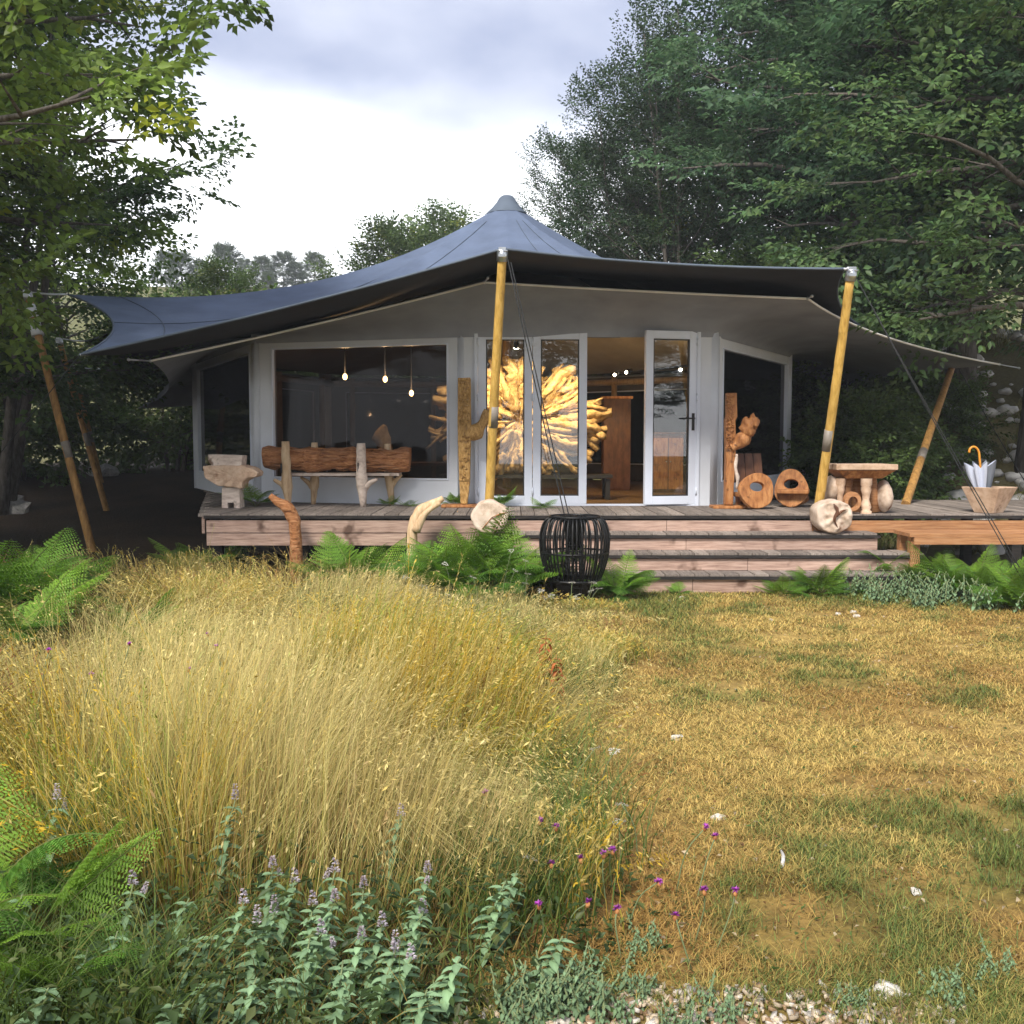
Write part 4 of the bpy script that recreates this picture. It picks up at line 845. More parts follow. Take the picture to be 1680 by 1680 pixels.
def grow(seed, H, cb, R, nl, subs, shape='round', stems=1, r0=.16, lean=(0, 0), spread=.8, up0=8, up1=62, openness=0, tip_up=0):
    """returns trunk MB and list of sprays"""
    rs = np.random.RandomState(seed); m = MB(); sprays = []
    for s in range(stems):
        a0 = rs.uniform(0, 6.28); so = spread*(stems > 1); top = np.array([lean[0]+math.cos(a0)*so*rs.uniform(.5, 1.4), lean[1]+math.sin(a0)*so*rs.uniform(.5, 1.4), H*rs.uniform(.86, 1.0)]); b = np.array([math.cos(a0)*.14*(stems > 1), math.sin(a0)*.14*(stems > 1), -.15]); ph = rs.uniform(0, 6.28, 4)
        def stem(f): p = b+(top-b)*f; wv = .04*H*(stems == 1)*.5+.08; return p+np.array([math.sin(f*5+ph[0])*wv*f, math.sin(f*4+ph[1])*wv*f, 0])
        rr = r0/math.sqrt(stems)*1.2; m.tube([Vector(stem(f)) for f in np.linspace(0, 1, 12)], [max(.012, rr*(1-f)**.8*(1.35 if f == 0 else 1)) for f in np.linspace(0, 1, 12)], 8, True, .08, 4, seed)
        nli = max(4, nl//stems)
        for i in range(nli):
            rel = (i+rs.rand())/nli; f = (cb+(H-cb)*rel*.98)/H; f = min(f, .985); o = stem(f); az = i*2.399+rs.uniform(-.4, .4)+a0
            if shape == 'round': sh = math.sin(math.pi*(.14+.80*rel))**.7
            elif shape == 'cone': sh = (1-rel)**.75*.95+.1
            else: sh = math.sin(math.pi*(.28+.66*rel))**.55
            ln = R*sh*rs.uniform(.7, 1.1); el = rad(up0+(up1-up0)*rel**1.3+rs.uniform(-10, 10)); d = np.array([math.cos(az)*math.cos(el), math.sin(az)*math.cos(el), math.sin(el)]); q = []
            for k in range(6): u = k/5; q.append(o+d*ln*u+np.array([0, 0, (-.10+tip_up)*ln*u*u])+rs.normal(0, .03*ln*.3, 3)*(k > 0))
            lr = max(.008, rr*.42*(1-rel*.7)); m.tube([Vector(p) for p in q], [max(.005, lr*(1-.85*k/5)) for k in range(6)], 5, False)
            for k in range(subs):
                u = .22+.78*(k+rs.rand()*.6)/subs; u = min(u, 1); kk = min(int(u*5), 4); p = q[kk]+(q[kk+1]-q[kk])*(u*5-kk); sg = 1 if k % 2 else -1; a = rs.uniform(.5, 1.15)*sg; ca, sa = math.cos(a), math.sin(a)
                sd = np.array([d[0]*ca-d[1]*sa, d[0]*sa+d[1]*ca, d[2]*.6+rs.normal(0, .22)]); sl = ln*.42*(1.15-.7*u)*rs.uniform(.6, 1.2)+.15
                if rs.rand() > openness:
                    e = p+sd*sl; m.tube([Vector(p), Vector(p+sd*sl*.5+np.array([0, 0, .03])), Vector(e)], [max(.004, lr*.3), .005, .003], 3, False)
                    for w in (.35, .7, 1.0): sprays.append((p+sd*sl*w+rs.normal(0, .06, 3), sd+rs.normal(0, .35, 3)+np.array([0, 0, tip_up]), rs.uniform(.75, 1.2)))
            sprays.append((q[-1], d, 1.0))
    return m, sprays
TREE = {}
def tree_proto(key, seed, tmpl, col, **kw):
    rs = np.random.RandomState(seed+99); var = kw.pop('var', .22); yel = kw.pop('yellow', 0); m, sp = grow(seed, **kw); TREE[key] = (m.mesh(key+'_trunk'), crown_mesh(key+'_crown', rs, sp, tmpl, np.array(col), var, yel)); TREE[key][0].materials.append(MATS['treebark']); TREE[key][1].materials.append(MATS['leaf'])
rs = np.random.RandomState(11)
T_small = [spray_template(rs, .9, 8, .115) for _ in range(4)]; T_mid = [spray_template(rs, .8, 7, .115, 4) for _ in range(4)]
T_airy = [spray_template(rs, .8, 8, .078, 5, .4) for _ in range(4)]; T_big = [spray_template(rs, .66, 6, .13, 4, .35) for _ in range(4)]; T_far = [spray_template(rs, 1.6, 5, .34, 4, .5) for _ in range(3)]
tree_proto('dense_a', 1, T_small, (.088, .155, .072), H=14, cb=3.0, R=3.9, nl=60, subs=6, shape='col', r0=.2)
tree_proto('dense_b', 2, T_small, (.082, .145, .070), H=12, cb=3.0, R=3.6, nl=54, subs=6, shape='round', r0=.18)
tree_proto('airy', 3, T_airy, (.068, .112, .052), H=12, cb=2.2, R=4.2, nl=84, subs=6, shape='cone', stems=5, r0=.17, spread=1.3, up0=25, up1=70, openness=.36, tip_up=.18)
tree_proto('bushy', 4, T_mid, (.105, .155, .052), H=7.5, cb=.6, R=3.0, nl=44, subs=5, shape='round', r0=.13, yellow=.05)
tree_proto('left_near', 5, T_big, (.17, .25, .05), H=10, cb=3.3, R=3.7, nl=56, subs=6, shape='col', r0=.16, up0=6, up1=55, yellow=.07, var=.28)
tree_proto('multi', 6, T_mid, (.085, .140, .040), H=8.5, cb=2.3, R=3.0, nl=44, subs=5, shape='round', stems=5, r0=.19, spread=1.6, var=.25)
tree_proto('shrub', 7, T_mid, (.115, .175, .050), H=2.6, cb=.15, R=1.5, nl=30, subs=5, shape='round', stems=4, r0=.07, spread=.7)
tree_proto('far', 8, T_far, (.085, .115, .055), H=7, cb=.8, R=3.3, nl=26, subs=3, shape='round', r0=.16)
tree_proto('near_branchy', 9, T_mid, (.10, .165, .058), H=10, cb=3.6, R=3.2, nl=40, subs=6, shape='col', r0=.15, up0=0, up1=45)
def tree(key, x, y, label, cat='tree', s=1.0, rz=0, sz=None, group=None, name=None, z=None):
    t = thing(name or ('shrub' if cat == 'shrub' else 'tree'), label, cat, (x, y, gzf(x, y) if z is None else z), group); t.rotation_euler = (0, 0, rz); t.scale = (s, s, sz or s)
    for nm, me in (('trunk', TREE[key][0]), ('crown', TREE[key][1])):
        o = bpy.data.objects.new(nm, me); COL.objects.link(o); o.parent = t
    return t
G1 = 'dark trees massed behind the right side'
def txy(px_, Y): return (px_-840)/F*Y, Y
for key, px_, Y, s, rz, lab in (
    ('airy', 1130, 24, .93, .3, 'airy tall tree with open crown where sky shows through behind the tent peak'),
    ('airy', 1050, 24.8, .84, 4.1, 'open crowned tree standing between the airy tallest tree and its smaller neighbour'),
    ('airy', 958, 25.5, .74, 2.4, 'smaller open crowned tree just right of the tent peak'),
    ('bushy', 1050, 27, .93, 1.0, 'lower olive green tree filling in below the airy open tree'),
    ('bushy', 1185, 25.5, 1.0, 2.2, 'olive green bushy tree between the airy tree and the dark tall trees'),
    ('dense_b', 1385, 23, 1.05, .7, 'tall dark dense tree next to the airy open tree'),
    ('dense_a', 1440, 19.5, 1.0, 1.9, 'tall dark broad tree behind the right canopy edge'),
    ('dense_a', 1570, 17.0, .95, 4.0, 'tall dark tree rising from the stony bank'),
    ('dense_b', 1700, 15.0, 1.1, 2.6, 'large dark tree with pale trunk above the stony bank by the umbrella'),
    ('dense_a', 1520, 25, 1.1, 5.0, 'tall dark trees filling the wood behind the stony bank'),
    ('dense_b', 1690, 24, 1.3, .4, 'tall dark trees filling the wood behind the stony bank'),
    ('dense_a', 1400, 30, 1.1, 3.1, 'tall dark trees filling the wood behind the stony bank'),
    ('dense_b', 1800, 19, 1.2, 1.1, 'tall dark trees filling the wood behind the stony bank')):
    x_, y_ = txy(px_, Y); tree(key, x_, y_, lab, s=s, rz=rz, group='dark trees filling the wood' if lab.startswith('tall dark trees') else None)
tree('near_branchy', 7.0, 12.9, 'lighter green tree with leafy branches reaching over the right bamboo pole', s=.95, rz=.9)
# behind the tent, left of the peak
for px_, Y, s, rz, lab in ((640, 31, .92, 2.0, 'rounded green tree behind the tent left of its peak'), (735, 33, 1.02, 4.4, 'rounded green tree just behind the tent peak'), (565, 32, .66, 5.1, 'lower green tree behind the tent roof facing the distant hill')):
    x_, y_ = txy(px_, Y); tree('bushy', x_, y_, lab, s=s, rz=rz)
# left wood
for key, x_, y_, s, rz, lab in (
    ('left_near', -6.6, 9.4, .98, 1.3, 'big leafy tree overhanging the meadow beside the low tent corner'),
    ('multi', -8.3, 16.4, 1.0, 1.0, 'many stemmed tree behind the weathered leaning bamboo poles'),
    ('left_near', -8.9, 13.0, 1.0, 3.0, 'leafy tree standing at the meadow edge behind the near overhanging tree'),
    ('multi', -13.2, 20.0, 1.05, 2.4, 'many stemmed tree deep in the shade of the left wood'),
    ('bushy', -10.6, 24.5, .86, 4.0, 'bushy green tree behind the scalloped tent edge'),
    ('bushy', -7.6, 27.0, .62, 2.5, 'small round green tree seen under the canopy beside the dark side window'),
    ('dense_b', -14.5, 23, .9, 2.0, 'dark dense tree closing the left wood'),
    ('multi', -13.5, 15, 1.1, 5.0, 'shady many stemmed tree at the outer edge of the left wood')):
    tree(key, x_, y_, lab, s=s, rz=rz)
for k, (x_, y_, s) in enumerate(((-14, -20, 1.0), (-8.5, -23, 1.05), (-1.5, -21, 1.0), (3.2, -23, 1.1), (8.5, -20, 1.0), (14, -22, 1.1), (-20, -18, 1.1), (20, -17, 1.0))):  # unseen trees behind the camera, added to block low sky from glass reflections
    tree(('dense_b', 'dense_a', 'bushy')[k % 2], x_, y_, 'unseen dark tree added behind the camera to darken reflections in the pavilion glass', s=s, rz=k*1.7, group='unseen trees added behind the camera')
# hilltop trees far behind
Rf = random.Random(4)
for k, (px_, Y, s) in enumerate(((305, 92, .52), (335, 98, .40), (375, 92, .62), (408, 99, .42), (436, 96, .45), (470, 94, .52), (490, 100, .38), (280, 95, .5), (355, 86, .3), (445, 88, .3), (325, 87, .28), (400, 88, .3), (520, 96, .5))):
    x_, y_ = txy(px_, Y); s *= .75; tree('far', x_, y_, ('tiny bush' if s < .35 else 'broad rounded tree' if s >= .5 else 'small rounded tree')+' on the hazy distant hilltop', s=s, rz=k*1.3, group='trees on the distant hilltop')
# shrubs
for px_, Y, s, rz, lab in ((1345, 18.5, 1.05, .4, 'dark green shrub below the right canopy edge'), (1415, 17.2, .8, 2.0, 'pale olive shrub on the bank behind the pedestal table'), (1300, 21, 1.0, 3.3, 'dark green shrub beside the white shed'),
                           (1480, 19.5, .9, 4.4, 'shrub on the upper bank behind the weathered pole'), (1440, 14.6, .62, 1.4, 'low olive shrub right behind the pedestal table'), (1390, 15.3, .6, 5.2, 'low green shrub between the yellow pole and the bank'), (1530, 15.6, .45, .2, 'small shrub between weathered pole and the umbrella')):
    x_, y_ = txy(px_, Y); tree('shrub', x_, y_, lab, 'shrub', s, rz)
for x_, y_, s, rz, lab in ((-7.6, 23.0, 1.25, .5, 'bright green shrub seen under the tent by the dark side window'), (-9.4, 19.8, 1.0, 2.2, 'shrub in deep shade behind the hindmost bamboo pole'), (-6.3, 24.5, 1.1, 1.2, 'green shrub behind the corner of the dark side window'), (-8.2, 12.6, .75, 3.9, 'shrub in the shade behind the papered bamboo pole')):
    tree('shrub', x_, y_, lab, 'shrub', s, rz)

# ------------------------------------------------------------------ rubble bank
Rr = random.Random(12)
def stone_mesh(seed, mat):
    m = MB(); m.blob((0, 0, 0), (1, .8, .6), .45, 1.6, seed, 2); me = m.mesh('stone'); me.polygons.foreach_set('use_smooth', [False]*len(me.polygons)); me.materials.append(MATS[mat]); return me
SM = [stone_mesh(i, 'rock') for i in range(6)]; SL = [stone_mesh(20+i, 'limestone') for i in range(4)]
def rubble():
    VV = []; FF = []; n0 = 0; base = [(np.array([v.co for v in m.vertices]), np.array([p.vertices for p in m.polygons])) for m in SM]
    for k in range(900):
        x_ = Rr.uniform(4.6, 11); y_ = Rr.uniform(12.8, 21)
        if vnoise(x_, y_, 1.2, 3) < .35: continue
        s = Rr.choice((.05, .07, .09, .12, .16))*Rr.uniform(.7, 1.3); v, f = base[Rr.randrange(6)]; a = Rr.uniform(0, 6.28); Rm = np.array([[math.cos(a), -math.sin(a), 0], [math.sin(a), math.cos(a), 0], [0, 0, 1]])
        VV.append(v@Rm.T*s+np.array([x_, y_, gzf(x_, y_)+s*.25])); FF.append(f+n0); n0 += len(v)
    o = obj('rubble', npmesh('rubble', np.concatenate(VV), np.concatenate(FF)), 'rock'); tag(o, 'pale grey rubble stones covering the shady bank behind the planter', 'rubble', kind='stuff')
rubble()
def bank_grass():
    rs = np.random.RandomState(29); N = 16000; X = rs.uniform(3.9, 9.5, N); Y = rs.uniform(12.9, 19, N); k = rs.rand(N) < sstep(.42, .60, fbm(X, Y, 1.1, 131)); X = X[k]; Y = Y[k]; n = len(X); h = rs.uniform(.12, .42, n); a = rs.uniform(0, 6.28, n); s3 = np.linspace(0, 1, 4)[None, :]; be = (.4+.6*rs.rand(n))[:, None]*h[:, None]*s3**1.6
    p = np.stack([X[:, None]+np.cos(a)[:, None]*be, Y[:, None]+np.sin(a)[:, None]*be, gz(X, Y)[:, None]+h[:, None]*(s3-.35*s3**2)], -1); th = rs.uniform(-1, 1, n); sd = np.stack([np.cos(th), np.sin(th), 0*th], -1); w = .006*(1.05-s3)*np.ones((n, 1)); c = np.where(rs.rand(n, 1) < .5, np.array([.20, .23, .07]), np.array([.34, .31, .13]))*rs.uniform(.6, 1.3, (n, 1)); Vv, Fc, C = strip_mesh('b', p, w, sd, c*.7, c)
    o = obj('bank_grass', npmesh('bank_grass', Vv, Fc, C), 'grass'); tag(o, 'tufts of olive grass on the stony bank behind the deck', 'grass', kind='stuff')
def stone(px_, py_, s, label, mats=SL, group=None, Y=None):
    q = PZ(px_, py_, 0) if Y is None else P(px_, py_, Y); o = bpy.data.objects.new('stone', mats[Rr.randrange(len(mats))]); COL.objects.link(o); o.scale = (s, s, s*.8); o.location = (q.x, q.y, gzf(q.x, q.y)+s*.25); o.rotation_euler = (0, 0, Rr.uniform(0, 6)); tag(o, label, 'stone', group)
stone(1110, 1210, .035, 'small pale stone on the dry lawn beside the tall grass edge'); stone(1178, 1341, .034, 'rounded cream stone on the lawn near the purple flowers'); stone(1503, 1462, .022, 'little white pebble on the dry lawn near the green patch'); stone(1350, 1385, .018, 'tiny pale chip of stone on the lawn near the fallen twig'); stone(1455, 1630, .045, 'flat tan stone beside the wood chips at the path edge')
for px_, py_ in ((1375, 1008), (1400, 1006), (1405, 1013), (1265, 1020), (1100, 985), (1120, 980)): stone(px_, py_, Rr.uniform(.02, .045), 'flat pale stone set in the lawn before the steps', group='flat stones before the steps')
for px_, py_, Y in ((5, 760, 17), (16, 775, 16.5), (172, 765, 21), (608, 800, 24)): 
    q = P(px_, py_, Y); o = bpy.data.objects.new('stone', SM[Rr.randrange(6)]); COL.objects.link(o); s = Rr.uniform(.2, .32); o.scale = (s, s, s); o.location = (q.x, Y, gzf(q.x, Y)+s*.2); tag(o, 'grey boulder lying in the shade of the left wood', 'stone', 'boulders in the left wood')
tw = thing('fallen_twig', 'short grey twig lying on the dry lawn', 'twig', (*PZ(1285, 1415, 0).xy, .02)); q = PZ(1285, 1415, 0); MB().tube(curve_pts([q+Vector((-.02, -.06, .012)), q+Vector((0, .0, .02)), q+Vector((.012, .08, .012))], 6), [.006, .007, .007, .007, .006, .005, .003], 6).build('stick', 'rock', tw)

# ------------------------------------------------------------------ tall meadow grass (nobody could count it)
def strip_mesh(name, pts, w, side, col0, col1):
    """pts (n,K,3) spine, w (n,K) half widths, side (n,3); returns V,F,C"""
    n, K, _ = pts.shape; Lf = pts-side[:, None, :]*w[..., None]; Rt_ = pts+side[:, None, :]*w[..., None]; Vv = np.stack([Lf, Rt_], 2).reshape(n*K*2, 3); b = (np.arange(n)*K*2)[:, None, None]; k = (np.arange(K-1)*2)[None, :, None]; q = np.array([0, 1, 3, 2])[None, None, :]
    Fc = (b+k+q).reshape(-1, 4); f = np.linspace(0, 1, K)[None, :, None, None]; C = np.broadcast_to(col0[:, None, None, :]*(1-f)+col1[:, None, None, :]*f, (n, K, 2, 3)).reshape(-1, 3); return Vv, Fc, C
def meadow_grass():
    rs = np.random.RandomState(5); N = 150000
    Y = 2.55+(rs.rand(N)**1.25)*8.2; X = -(.60*Y+.8)+rs.rand(N)*(.60*Y+.8+xb(Y)+.6)
    hair = sstep(.49, .60, fbm(X, Y, 1.15, 201)); gap = sstep(.40, .56, fbm(X, Y, .42, 71)*.65+fbm(X, Y, 1.1, 72)*.35)
    keep = (rs.rand(N) < meadow(X, Y)) & ~((Y > 10.35) & (X > -3.4)) & (rs.rand(N) < .10+.90*np.maximum(gap, .55*hair))
    near = sstep(2.7, 3.4, Y+.5*(fbm(X, Y, .5, 73)-.5)); keep &= rs.rand(N) < near; keep &= rs.rand(N) < np.clip(1.15-.08*(Y-3), .35, 1)
    keep &= ~((X > -.75) & (Y > 8.7+.5*fbm(X, Y, .5, 75)) & (rs.rand(N) > .12)); keep &= ~((X < -2.4) & (Y > 5.6) & (X < -.43*Y+.15*Y*fbm(X, Y, 1, 77)) & (rs.rand(N) > .25))
    X = X[keep]; Y = Y[keep]; hair = hair[keep]; n = len(X); tall = fbm(X, Y, .9, 81)
    h = (.26+.62*tall)*rs.uniform(.5, 1.15, n)*(1+.12*hair); h *= 1-.55*sstep(-.8, .1, X-xb(Y)); h *= 1-.35*sstep(6.5, 9.0, Y); h *= 1-.5*sstep(5.6, 7.2, Y)*sstep(-1.6, -.5, X); h *= np.where(rs.rand(n) < .03, 1.35, 1)
    flow = 2*math.pi*(fbm(X, Y, 1.9, 91)*1.9)+2.2; ang = flow+(2.6*(vnoise(X, Y, .30, 93)-.5)+rs.normal(0, .85, n))*(1-.4*hair)
    lod = sstep(.44, .62, fbm(X, Y, 1.0, 95)); lean = .12+(.45+.75*hair)*lod+np.abs(rs.normal(0, .22, n)); brk = rs.rand(n) < .05; lean = np.where(brk, 1.3, lean); lx = np.cos(ang); ly = np.sin(ang)*.85
    K = 6; s = np.linspace(0, 1, K)[None, :]; bend = lean[:, None]*h[:, None]*s**1.8; zz = h[:, None]*(s-.46*np.minimum(lean, 1.25)[:, None]*s**2.2); pts = np.stack([X[:, None]+lx[:, None]*bend, Y[:, None]+ly[:, None]*bend, gz(X, Y)[:, None]+np.maximum(zz, 0)], -1)
    kink = rs.normal(0, .006, (n, K, 3)); kink[:, :2] = 0; pts = pts+kink
    th = rs.uniform(-.9, .9, n); side = np.stack([np.cos(th), np.sin(th), 0*th], -1); w = (.0010+.00045*Y/4)[:, None]*(1.15-.75*s)*rs.uniform(.6, 1.5, n)[:, None]*(1-.35*hair[:, None])
    straw = np.array([.64, .505, .155]); gold = np.array([.56, .37, .035]); olive = np.array([.25, .30, .035]); red = np.array([.33, .13, .045]); pale = np.array([.73, .62, .29]); rust = np.array([.36, .20, .05])
    zone = fbm(X, Y, .7, 97); t_ = (rs.rand(n)*.8+zone*1.1-.45)[:, None]; c = np.where(t_ < .14, olive, np.where(t_ < .42, gold, np.where(t_ < .86, straw, np.where(t_ < .93, rust, red))))
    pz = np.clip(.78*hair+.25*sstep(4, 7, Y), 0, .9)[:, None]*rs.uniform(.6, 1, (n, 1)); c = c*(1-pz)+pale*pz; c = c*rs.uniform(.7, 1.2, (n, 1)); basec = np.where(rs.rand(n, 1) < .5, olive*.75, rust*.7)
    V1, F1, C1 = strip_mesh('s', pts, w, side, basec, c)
    hm = rs.rand(n) < .62-.45*hair; idx = np.where(hm)[0]; M = 7; a = pts[idx, -2]; b = pts[idx, -1]; f = np.linspace(.15, 1.06, M)[None, :, None]; o = a[:, None]*(1-f)+b[:, None]*f; ax = (b-a); ax /= np.linalg.norm(ax, axis=1, keepdims=True)
    rnd = rs.normal(0, 1, (len(idx), M, 3)); d = ax[:, None]*.9+rnd*.45; d[..., 2] -= .15+.5*(lean[idx]-.1)[:, None]; d /= np.linalg.norm(d, axis=2, keepdims=True); L = (.008+.016*rs.rand(len(idx), M))*(1+.05*Y[idx])[:, None]*rs.uniform(.6, 1.25, len(idx))[:, None]; wd = L*.13
    sd = np.cross(d, rnd); sd /= np.linalg.norm(sd, axis=2, keepdims=True)+1e-9; Lx = L[..., None]; quad = np.stack([o, o+d*Lx*.5+sd*wd[..., None], o+d*Lx, o+d*Lx*.5-sd*wd[..., None]], 2).reshape(-1, 3); m = len(quad)//4; F2 = np.arange(m*4).reshape(-1, 4); hc = np.repeat(c[idx]*rs.uniform(.9, 1.2, (len(idx), 1)), M*4, 0)
    # leafy undergrowth, with taller green tufts in patches
    N2 = 62000; Y2 = 2.3+(rs.rand(N2)**1.2)*8.2; X2 = -(.60*Y2+.8)+rs.rand(N2)*(.60*Y2+.8+xb(Y2)+.6); tuft = sstep(.52, .64, fbm(X2, Y2, .6, 211)); k2 = (rs.rand(N2) < meadow(X2, Y2)*(.45+.55*tuft)) & ~((Y2 > 10.4) & (X2 > -3.4)); X2 = X2[k2]; Y2 = Y2[k2]; tuft = tuft[k2]; n2 = len(X2); h2 = rs.uniform(.10, .30, n2)*(1+.75*tuft)*(1-.4*sstep(6, 9, Y2)); a2 = rs.uniform(0, 6.28, n2); s3 = np.linspace(0, 1, 4)[None, :]; be = (.3+.6*rs.rand(n2))[:, None]*h2[:, None]*s3**1.6
    p2 = np.stack([X2[:, None]+np.cos(a2)[:, None]*be, Y2[:, None]+np.sin(a2)[:, None]*be, gz(X2, Y2)[:, None]+h2[:, None]*(s3-.3*s3**2)], -1); th = rs.uniform(-1, 1, n2); sd2 = np.stack([np.cos(th), np.sin(th), 0*th], -1); w2 = (.0022+.0005*Y2/4)[:, None]*(1.05-s3)
    gm = rs.rand(n2, 1); g2 = np.where(gm < .35+.5*tuft[:, None], np.array([.125, .20, .040]), np.where(gm < .8, np.array([.34, .24, .07]), np.array([.20, .21, .05])))*rs.uniform(.6, 1.3, (n2, 1)); V3, F3, C3 = strip_mesh('u', p2, w2, sd2, g2*.6, g2)
    VV = np.concatenate([V1, quad, V3]); FF = np.concatenate([F1, F2+len(V1), F3+len(V1)+len(quad)]); CC = np.concatenate([C1, hc, C3])
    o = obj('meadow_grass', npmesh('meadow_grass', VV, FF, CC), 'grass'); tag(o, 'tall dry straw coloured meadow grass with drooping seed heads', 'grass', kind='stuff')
meadow_grass(); bank_grass()
def lawn_grass():
    rs = np.random.RandomState(6); N = 430000; Y = 1.9+(rs.rand(N)**1.7)*8.6; X = -.5+rs.rand(N)*(.56*Y+1.0+.5); keep = (rs.rand(N) > .85*meadow(X, Y)) & ~((Y > 9.72) & (X > -.15) & (X < 4.45)) & (Y < 10.5); X = X[keep]; Y = Y[keep]
    dens = fbm(X, Y, .35, 111); bare = sstep(2.64, 2.42, Y+.25*(fbm(X, Y, .4, 113)-.5))*sstep(1.15, .75, X)*sstep(-.2, .05, X); kp = (rs.rand(len(X)) < .10+1.0*sstep(.30, .58, dens*.6+fbm(X, Y, .12, 117)*.4)) & (rs.rand(len(X)) > bare*.93); X = X[kp]; Y = Y[kp]; n = len(X)
    g = green_amount(X, Y); h = rs.uniform(.010, .036, n)*(1+.7*g)*(.8+.5*fbm(X, Y, .5, 115)); a = rs.uniform(0, 6.28, n); flat = rs.uniform(.5, 1.6, n)*(1.15-.5*g); s = np.linspace(0, 1, 3)[None, :]; be = (flat*h)[:, None]*s**1.3
    pts = np.stack([X[:, None]+np.cos(a)[:, None]*be, Y[:, None]+np.sin(a)[:, None]*be, gz(X, Y)[:, None]+.012+h[:, None]*(s-.35*s*s*np.minimum(flat, 1.3)[:, None])], -1); side = np.stack([-np.sin(a), np.cos(a), 0*a], -1); w = (.0007+.0003*Y)[:, None]*(1.05-.9*s)
    isg = rs.rand(n) < .12+.72*g; c = np.where(isg[:, None], np.array([.135, .19, .045]), lawn_color(X, Y)*1.25+np.array([.06, .045, .01])); c = c*rs.uniform(.5, 1.5, (n, 1)); V1, F1, C1 = strip_mesh('l', pts, w, side, c*.75, c)
    o = obj('lawn_grass', npmesh('lawn_grass', V1, F1, C1), 'grass'); tag(o, 'short parched lawn grass with green patches before the steps', 'grass', kind='stuff')
lawn_grass()
def chips():
    rs = np.random.RandomState(9); N = 4200; X = rs.uniform(-.15, 1.15, N); Y = rs.uniform(1.9, 2.62, N); keep = rs.rand(N) < sstep(2.68, 2.45, Y+.25*(fbm(X, Y, .4, 113)-.5)+.12*np.abs(X-.5)); X = X[keep]; Y = Y[keep]; n = len(X)
    a = rs.uniform(0, 6.28, n); L = rs.uniform(.007, .028, n); W_ = L*rs.uniform(.25, .7, n); tl = rs.normal(0, .3, (n, 2)); d = np.stack([np.cos(a), np.sin(a), tl[:, 0]], -1); e = np.stack([-np.sin(a), np.cos(a), tl[:, 1]], -1); c0 = np.stack([X, Y, gz(X, Y)+.012+rs.rand(n)*.010], -1); up = np.array([0, 0, .004])
    q = np.stack([c0-d*L[:, None]/2-e*W_[:, None]/2, c0+d*L[:, None]/2-e*W_[:, None]*.3, c0+d*L[:, None]*.42+e*W_[:, None]/2, c0-d*L[:, None]/2+e*W_[:, None]*.4], 1); Vv = np.concatenate([q-up, q+up], 1).reshape(-1, 3); f = np.array([[4, 5, 6, 7], [0, 1, 5, 4], [1, 2, 6, 5], [2, 3, 7, 6], [3, 0, 4, 7]]); Fc = (np.arange(n)[:, None, None]*8+f[None]).reshape(-1, 4)
    tone = rs.rand(n, 1); c = np.where(tone < .4, np.array([.62, .50, .36]), np.where(tone < .75, np.array([.40, .26, .15]), np.array([.66, .60, .52])))*rs.uniform(.6, 1.15, (n, 1)); o = obj('wood_chips', npmesh('wood_chips', Vv, Fc, np.repeat(c, 8, 0)), 'chips'); tag(o, 'pale wood chips scattered along the path edge', 'wood chips', kind='stuff')
chips()
def litter():
    rs = np.random.RandomState(19); n = 2600; Y = 2.2+rs.rand(n)**1.6*7.2; X = xb(Y)+rs.rand(n)*(.56*Y-xb(Y)+.4); a = rs.uniform(0, 6.28, n); d = np.stack([np.cos(a), np.sin(a), rs.normal(0, .25, n)], -1); d /= np.linalg.norm(d, axis=1, keepdims=True); up = np.array([[0, 0, 1.]])+rs.normal(0, .35, (n, 3)); up /= np.linalg.norm(up, axis=1, keepdims=True); ln = rs.uniform(.008, .03, n)
    q = leaf_verts(np.stack([X, Y, gz(X, Y)+.016+.012*rs.rand(n)], -1), d, up, ln, ln*rs.uniform(.3, .8, n)).reshape(-1, 3); i = np.arange(n)[:, None]*4; tn = rs.rand(n, 1); c = np.where(tn < .45, np.array([.10, .17, .045]), np.where(tn < .8, np.array([.20, .11, .045]), np.array([.52, .42, .28])))*rs.uniform(.6, 1.3, (n, 1)); o = obj('lawn_litter', npmesh('lawn_litter', q, np.concatenate([i+np.array([[0, 1, 2]]), i+np.array([[0, 2, 3]])]), np.repeat(c, 4, 0)), 'leaf'); tag(o, 'scattered clover leaves and dead leaf bits on the lawn', 'leaf litter', kind='stuff')
litter()

